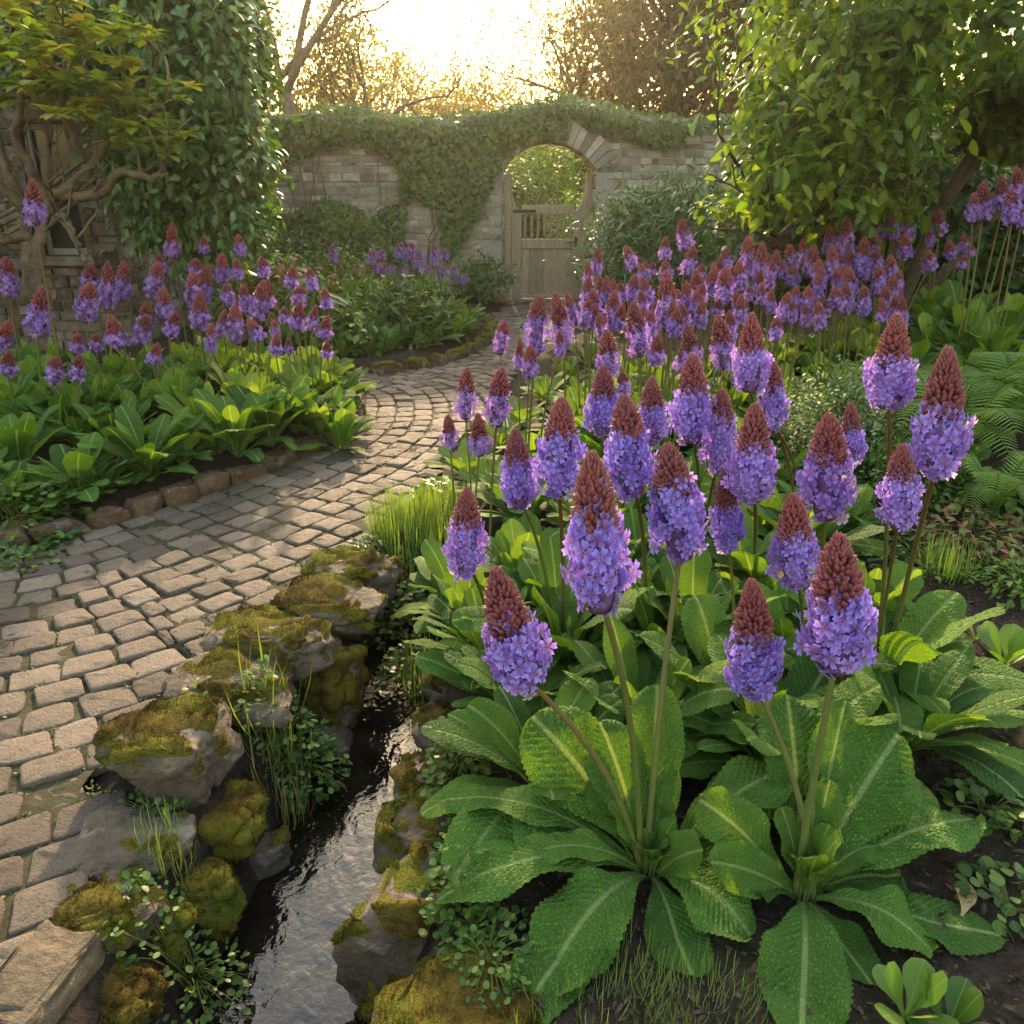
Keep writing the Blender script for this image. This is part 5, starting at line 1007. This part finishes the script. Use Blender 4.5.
def tuft(label, c, r, n, L, m=None, dry=.12):
    c = np.array([c[0], c[1], tz(*c[:2])]); t = thing("grass_tuft", settle(c), label, "grass tuft"); th = RNG.random(n)*6.283; rr = r*np.sqrt(RNG.random(n)); x, y = c[0]+rr*np.cos(th), c[1]+rr*np.sin(th); P = np.stack([x, y, np.maximum(terrain(x, y), WATER_Z)], 1); a2 = th+RNG.normal(0, .6, n); el = RNG.uniform(.2, 1.7, n)
    f = np.stack([np.cos(a2)*el*.7, np.sin(a2)*el*.7, 1+0*el], 1); g = MB(); scatter(g, GRASS_B, P, f, np.stack([-np.cos(a2), -np.sin(a2), .4+0*a2], 1), L*RNG.uniform(.5, 1.1, n), None, wide=1); g.build("blades", m or M_GRASS, t, tuple(t.location))
GRASS_B = blade([(0, .012), (.25, .012), (.5, .0105), (.75, .008), (1, .0008)], .3, -.42)
tuft("tuft of long grass where the paving bends past the upstream boulder", ground_at(412, 545)[:2], .17, 620, .2); tuft("grass at the paving edge just past the tuft of long grass", ground_at(440, 520)[:2], .16, 420, .17); tuft("grass tuft overhanging the stream between the pale boulder and the bend", ground_at(262, 740)[:2]+np.array([.03, .05]), .05, 46, .27)
low_plant("creeping_plant", "green trailing herb spilling between the two lowest rocks of the planted bank", ground_at(455, 900)[:2], .1, 240, (.01, .02), M_GREEN, ROUND, .16); low_plant("creeping_plant", "leafy herb over the reddish stone under the drooping leaves", ground_at(455, 770)[:2], .11, 260, (.012, .024), M_GREEN, ROUND, .16); low_plant("creeping_plant", "little herb in the hollow behind the pale boulder beside the paving", at_z(205, 715)[:2], .08, 160, (.008, .018), M_GREEN, ROUND, .12)
tuft("long green grass leaning over the water from beneath the primula leaves", ground_at(432, 700)[:2], .09, 130, .2); tuft("thin grass between the bare slab and the olive moss boulder", ground_at(170, 858)[:2], .05, 70, .12); tuft("dry straw tuft trailing into the water under the leafy herb", ground_at(285, 810)[:2], .07, 70, .17, M_DRY); tuft("short grass under the down-pointing leaf at the bottom edge", ground_at(600, 1010)[:2], .16, 420, .07); tuft("grass tuft on the soil behind the slender spike", ground_at(945, 575)[:2], .08, 120, .16); tuft("short grass beneath the big leaf by the second front primula", ground_at(700, 1020)[:2], .12, 260, .06)
# loose mulch, weeds in the joints
n = 16000; x = RNG.uniform(-.3, 2.3, n); y = RNG.uniform(.85, 4.0, n); z = terrain(x, y); ok = (z > -.03) & (seg_dist(np.stack([x, y], 1), STREAM, False) > .34); P = np.stack([x, y, z+.003], 1)[ok]
CHIP = blade([(0, .12), (.5, .22), (1, .1)], .5, .1); g = MB(); scatter(g, CHIP, P, rdir(len(P))*[1, 1, .4], rdir(len(P))*.7+[0, 0, 1], RNG.uniform(.003, .0055, len(P))*np.exp(RNG.random(len(P))*1.9)); tag(g.build("bark_mulch", M_MULCH), "crumbly dark mulch covering the bare soil around the primulas", "mulch", kind='stuff')
n = 26000; x = RNG.uniform(-2.6, .3, n); y = RNG.uniform(.9, 5.5, n); q = np.stack([x, y], 1); e = sd(q, PATH); dens = .22+.9*np.exp(-np.clip(e, 0, 9)/.07)+.25*(fbm(np.stack([x*2, y*2, x*0], 1), 3) > .25); ok = (e > .0) & (RNG.random(n) < dens)
# keep only those that fall in joints: far from every sett centre
q = q[ok]; qc = [c_ for c_ in quads if c_.mean(0)[0] > -3 and c_.mean(0)[1] < 6]; jn = np.zeros(len(q), bool); dd = np.full(len(q), 9.0)
for s_ in qc:
    c_ = s_.mean(0); near = np.hypot(*(q-c_).T) < .15
    if near.any(): i_ = np.where(near)[0]; dd[i_] = np.minimum(dd[i_], seg_dist(q[i_], s_))
q = q[dd < .010]; P = np.column_stack([q, np.full(len(q), .02)]); g = MB(); k = np.repeat(np.arange(len(P)), 3); scatter(g, ROUND, P[k]+RNG.normal(0, .006, (len(k), 3))*[1, 1, .2], rdir(len(k))*[1, 1, .3]+[0, 0, .5], rdir(len(k))*.5+[0, 0, 1], RNG.uniform(.005, .011, len(k))); tag(g.build("joint_moss", M_GRASSY), "tiny weeds and moss sprouting between the paving setts", "moss", kind='stuff') if len(P) else None
c = ground_at(968, 906); V, Q, uv = leaf_grid(c+[-.03, -.03, .004], c+[0, 0, .03], c+[.02, .06, .008], .04, rows=12, cols=7, seed=5, petiole=.1); g = MB(); g.add(V, Q, None, uv, .6); tag(g.build("fallen_leaf", M_DEAD, None, tuple(c)), "dry curled tan leaf lying on the dark soil", "fallen leaf")
# ================================================================== BEYOND THE WALL
def bare_tree(label, px, Y, h, r, n_leaf, depth=5, group="trees beyond the garden wall", m=None, spread=.5, lean=0, sz=(.06, .1), fork=.3, name="woodland_tree", cr=.3):
    x = at_y(px, 200, Y)[0]; c = np.array([x, Y, 0]); t = thing(name, (x, Y, -.02), label, "tree", group); g = MB(); tips = []; n = 6; pts = [c+[lean*k/n*h*fork, 0, h*fork*k/n] for k in range(n+1)]; pts = [p_+RNG.normal(0, .03, 3)*(i > 0) for i, p_ in enumerate(pts)]; tube(g, pts, np.linspace(r*1.15, r*.85, n+1), 9, .5)
    for k in range(4): branchy(g, pts[-1] if k < 3 else pts[-2], norm(np.array([(-.95, .95, .25, -.5)[k]*random.uniform(.6, 1.1)+lean, random.uniform(-.5, .5), 1.0])), h*.24, r*.55, depth-1, tips, spread, .12, (2, 3), .66, .13, 7, .74)
    g.build("trunk", M_BARK, t, tuple(t.location)); T_ = np.array([q[0] for q in tips]); k = RNG.integers(0, len(T_), n_leaf); P = T_[k]+RNG.normal(0, cr, (n_leaf, 3)); g = MB(); scatter(g, LEAF_FAR, P, rdir(n_leaf), rdir(n_leaf)*.6+[0, 0, 1], RNG.uniform(*sz, n_leaf)); g.build("crown", m or M_WOODS, t, tuple(t.location))
bare_tree("tall wide-branched tree in sparse golden leaf just past the house climber", 298, 17.5, 10, .14, 6500, 5, fork=.33, sz=(.07, .12))
bare_tree("slimmer second trunk close behind the wide-branched tree", 266, 20, 8.5, .15, 5000, 5, fork=.38, sz=(.07, .12)); bare_tree("thin leaning tree with few leaves, halfway between the wide-branched tree and the glow", 352, 21, 5.6, .13, 4200, 5, lean=.2, fork=.45, sz=(.07, .12)); bare_tree("small forked tree against the bright sky before the sun gap", 402, 22, 4.4, .12, 5200, 4, fork=.42, sz=(.07, .12)); bare_tree("low twiggy tree directly under the sun glow", 437, 25, 4.0, .1, 1600, 4, fork=.45, sz=(.07, .12)); bare_tree("slender sapling standing over the gate arch in the haze", 528, 24, 4.0, .1, 1500, 4, fork=.45, sz=(.07, .12)); bare_tree("spindly tree at the glow's other side, next to the dark tall tree", 578, 21, 6.2, .14, 3200, 5, fork=.42, sz=(.07, .12))
def leafy_tree(label, px, Y, h, crown, n, per, m, r=.2, sz=(.1, .17), group="trees beyond the garden wall", cr=.8, low=.35):
    x = at_y(px, 200, Y)[0]; c = np.array([x, Y, 0]); t = thing("woodland_tree", (x, Y, -.02), label, "tree", group); g = MB(); tips = []; n_ = 7; pts = [c+[RNG.normal(0, .05), 0, h*.8*k/n_] for k in range(n_+1)]; tube(g, pts, np.linspace(r, r*.3, n_+1), 8, .5); cc = c+[0, 0, h*(low+1)/2]; P, f, u, v, C = clumps(cc, (crown, crown, h*(1-low)/2), n, per, cr, .3, .3, -.1)
    for q in C[:40]: tube(g, bez(c+[0, 0, min(q[2]*.7, h*.75)], (c+q)/2+[0, 0, q[2]*.3], q, 5), np.linspace(r*.3, .015, 5), 5, .5)
    g.build("trunk", M_BARK_D, t, tuple(t.location)); g = MB(); scatter(g, LEAF_FAR, P, f, u, RNG.uniform(*sz, len(P)), v); g.build("crown", m, t, tuple(t.location))
leafy_tree("tall dark brown-leaved tree looming over the wall beside the broad-leaved tree", 668, 17.5, 9.0, 1.7, 150, 80, M_WOODS_D, .24, cr=.75, low=.2); leafy_tree("second dark tree overlapping the tall brown-leaved one, nearer the edge", 745, 18.5, 9.5, 2.0, 150, 80, M_WOODS_D, .26, cr=.8, low=.2); leafy_tree("broad dark tree behind the crown of the broad-leaved tree", 860, 18, 9.0, 2.6, 120, 46, M_WOODS_D, .26, cr=.9, low=.2); leafy_tree("thinner dark tree at the sunward side of the tall brown-leaved one", 622, 21, 7.6, 1.2, 80, 64, M_WOODS_D, .16, cr=.6, low=.25)
leafy_tree("golden bushy tree low behind the ivied wall", 330, 24, 5.6, 1.9, 120, 66, M_WOODS, .12, cr=.7, low=.05); leafy_tree("rounded golden tree in the haze left of the sun glow", 385, 29, 6.0, 2.1, 130, 76, M_WOODS, .12, cr=.7, low=.05); leafy_tree("hazy round-headed tree straight below the sun glow", 470, 31, 5.5, 2.2, 130, 76, M_WOODS, .12, cr=.7, low=.05); leafy_tree("hazy broad tree behind the gate arch", 515, 30, 5.4, 1.9, 120, 76, M_WOODS, .12, cr=.7, low=.05); leafy_tree("hazy dark-golden tree right of the gate arch", 580, 28, 6.6, 2.0, 130, 76, M_WOODS, .14, cr=.7, low=.05)
leafy_tree("leafy tree rising behind the roof side of the house", 205, 20, 8.0, 2.4, 120, 46, M_WOODS, .22, cr=.9, low=.2)
def far_shrub(label, px, Y, radii, m, n=50, per=46, sz=(.07, .12), cr=.35, tpl=LEAF_FAR): x = at_y(px, 200, Y)[0]; shrub("shrub", label, "shrub", (x, Y), radii, n, per, cr, sz, m, tpl, 5, 0, .35)
far_shrub("pale lime mound seen through the archway beside the hinge-free post", 583, 15.5, (.5, .5, .85), M_LIME, 60); far_shrub("golden green bush seen through the middle of the archway", 545, 18, (.9, .6, 1.5), M_FERN, 90); far_shrub("russet bush seen low through the archway", 540, 16.2, (.35, .3, .62), M_RED, 40); far_shrub("green bush seen through the archway by the hinge post", 512, 16.5, (.5, .5, 1.3), M_GREEN, 70); far_shrub("dark bush deep behind the archway", 565, 20.5, (1.3, .7, 1.7), M_GREEN, 100)
g = MB()
for k in range(190):
    x = random.uniform(-34, 36); y = random.uniform(30, 46); h = random.uniform(2.2, 4.6)+(1.6 if x > 8 or x < -12 else 0); P, f, u, v, C = clumps((x, y, h*.5), (random.uniform(1.4, 2.4), 1.4, h*.5), 22, 26, .9, .4, .1); scatter(g, LEAF_FAR, P, f, u, RNG.uniform(.22, .38, len(P)), v)
tag(g.build("distant_woodland", M_WOODS), "hazy golden woodland behind everything", "woodland", kind='stuff')
n = 14000; x = RNG.uniform(-6, 7, n); y = RNG.uniform(12.5, 22, n); ok = sd(np.stack([x, y], 1), PATH) < -.05; P = np.stack([x, y, terrain(x, y)], 1)[ok]; g = MB(); scatter(g, BLADE, P, rdir(len(P))*.5+[0, 0, 1], rdir(len(P)), RNG.uniform(.12, .3, len(P)), wide=1.6); tag(g.build("grass", M_GRASS), "rough sunlit grass beyond the gate", "grass", kind='stuff')
hz = MB(); box(hz, (-43.5, -4.9, -1.6), (43.5, 57, 12.5), .001); h = hz.build("haze", haze_mat(), smooth=False); tag(h, "thin golden evening haze", "haze", kind='stuff')
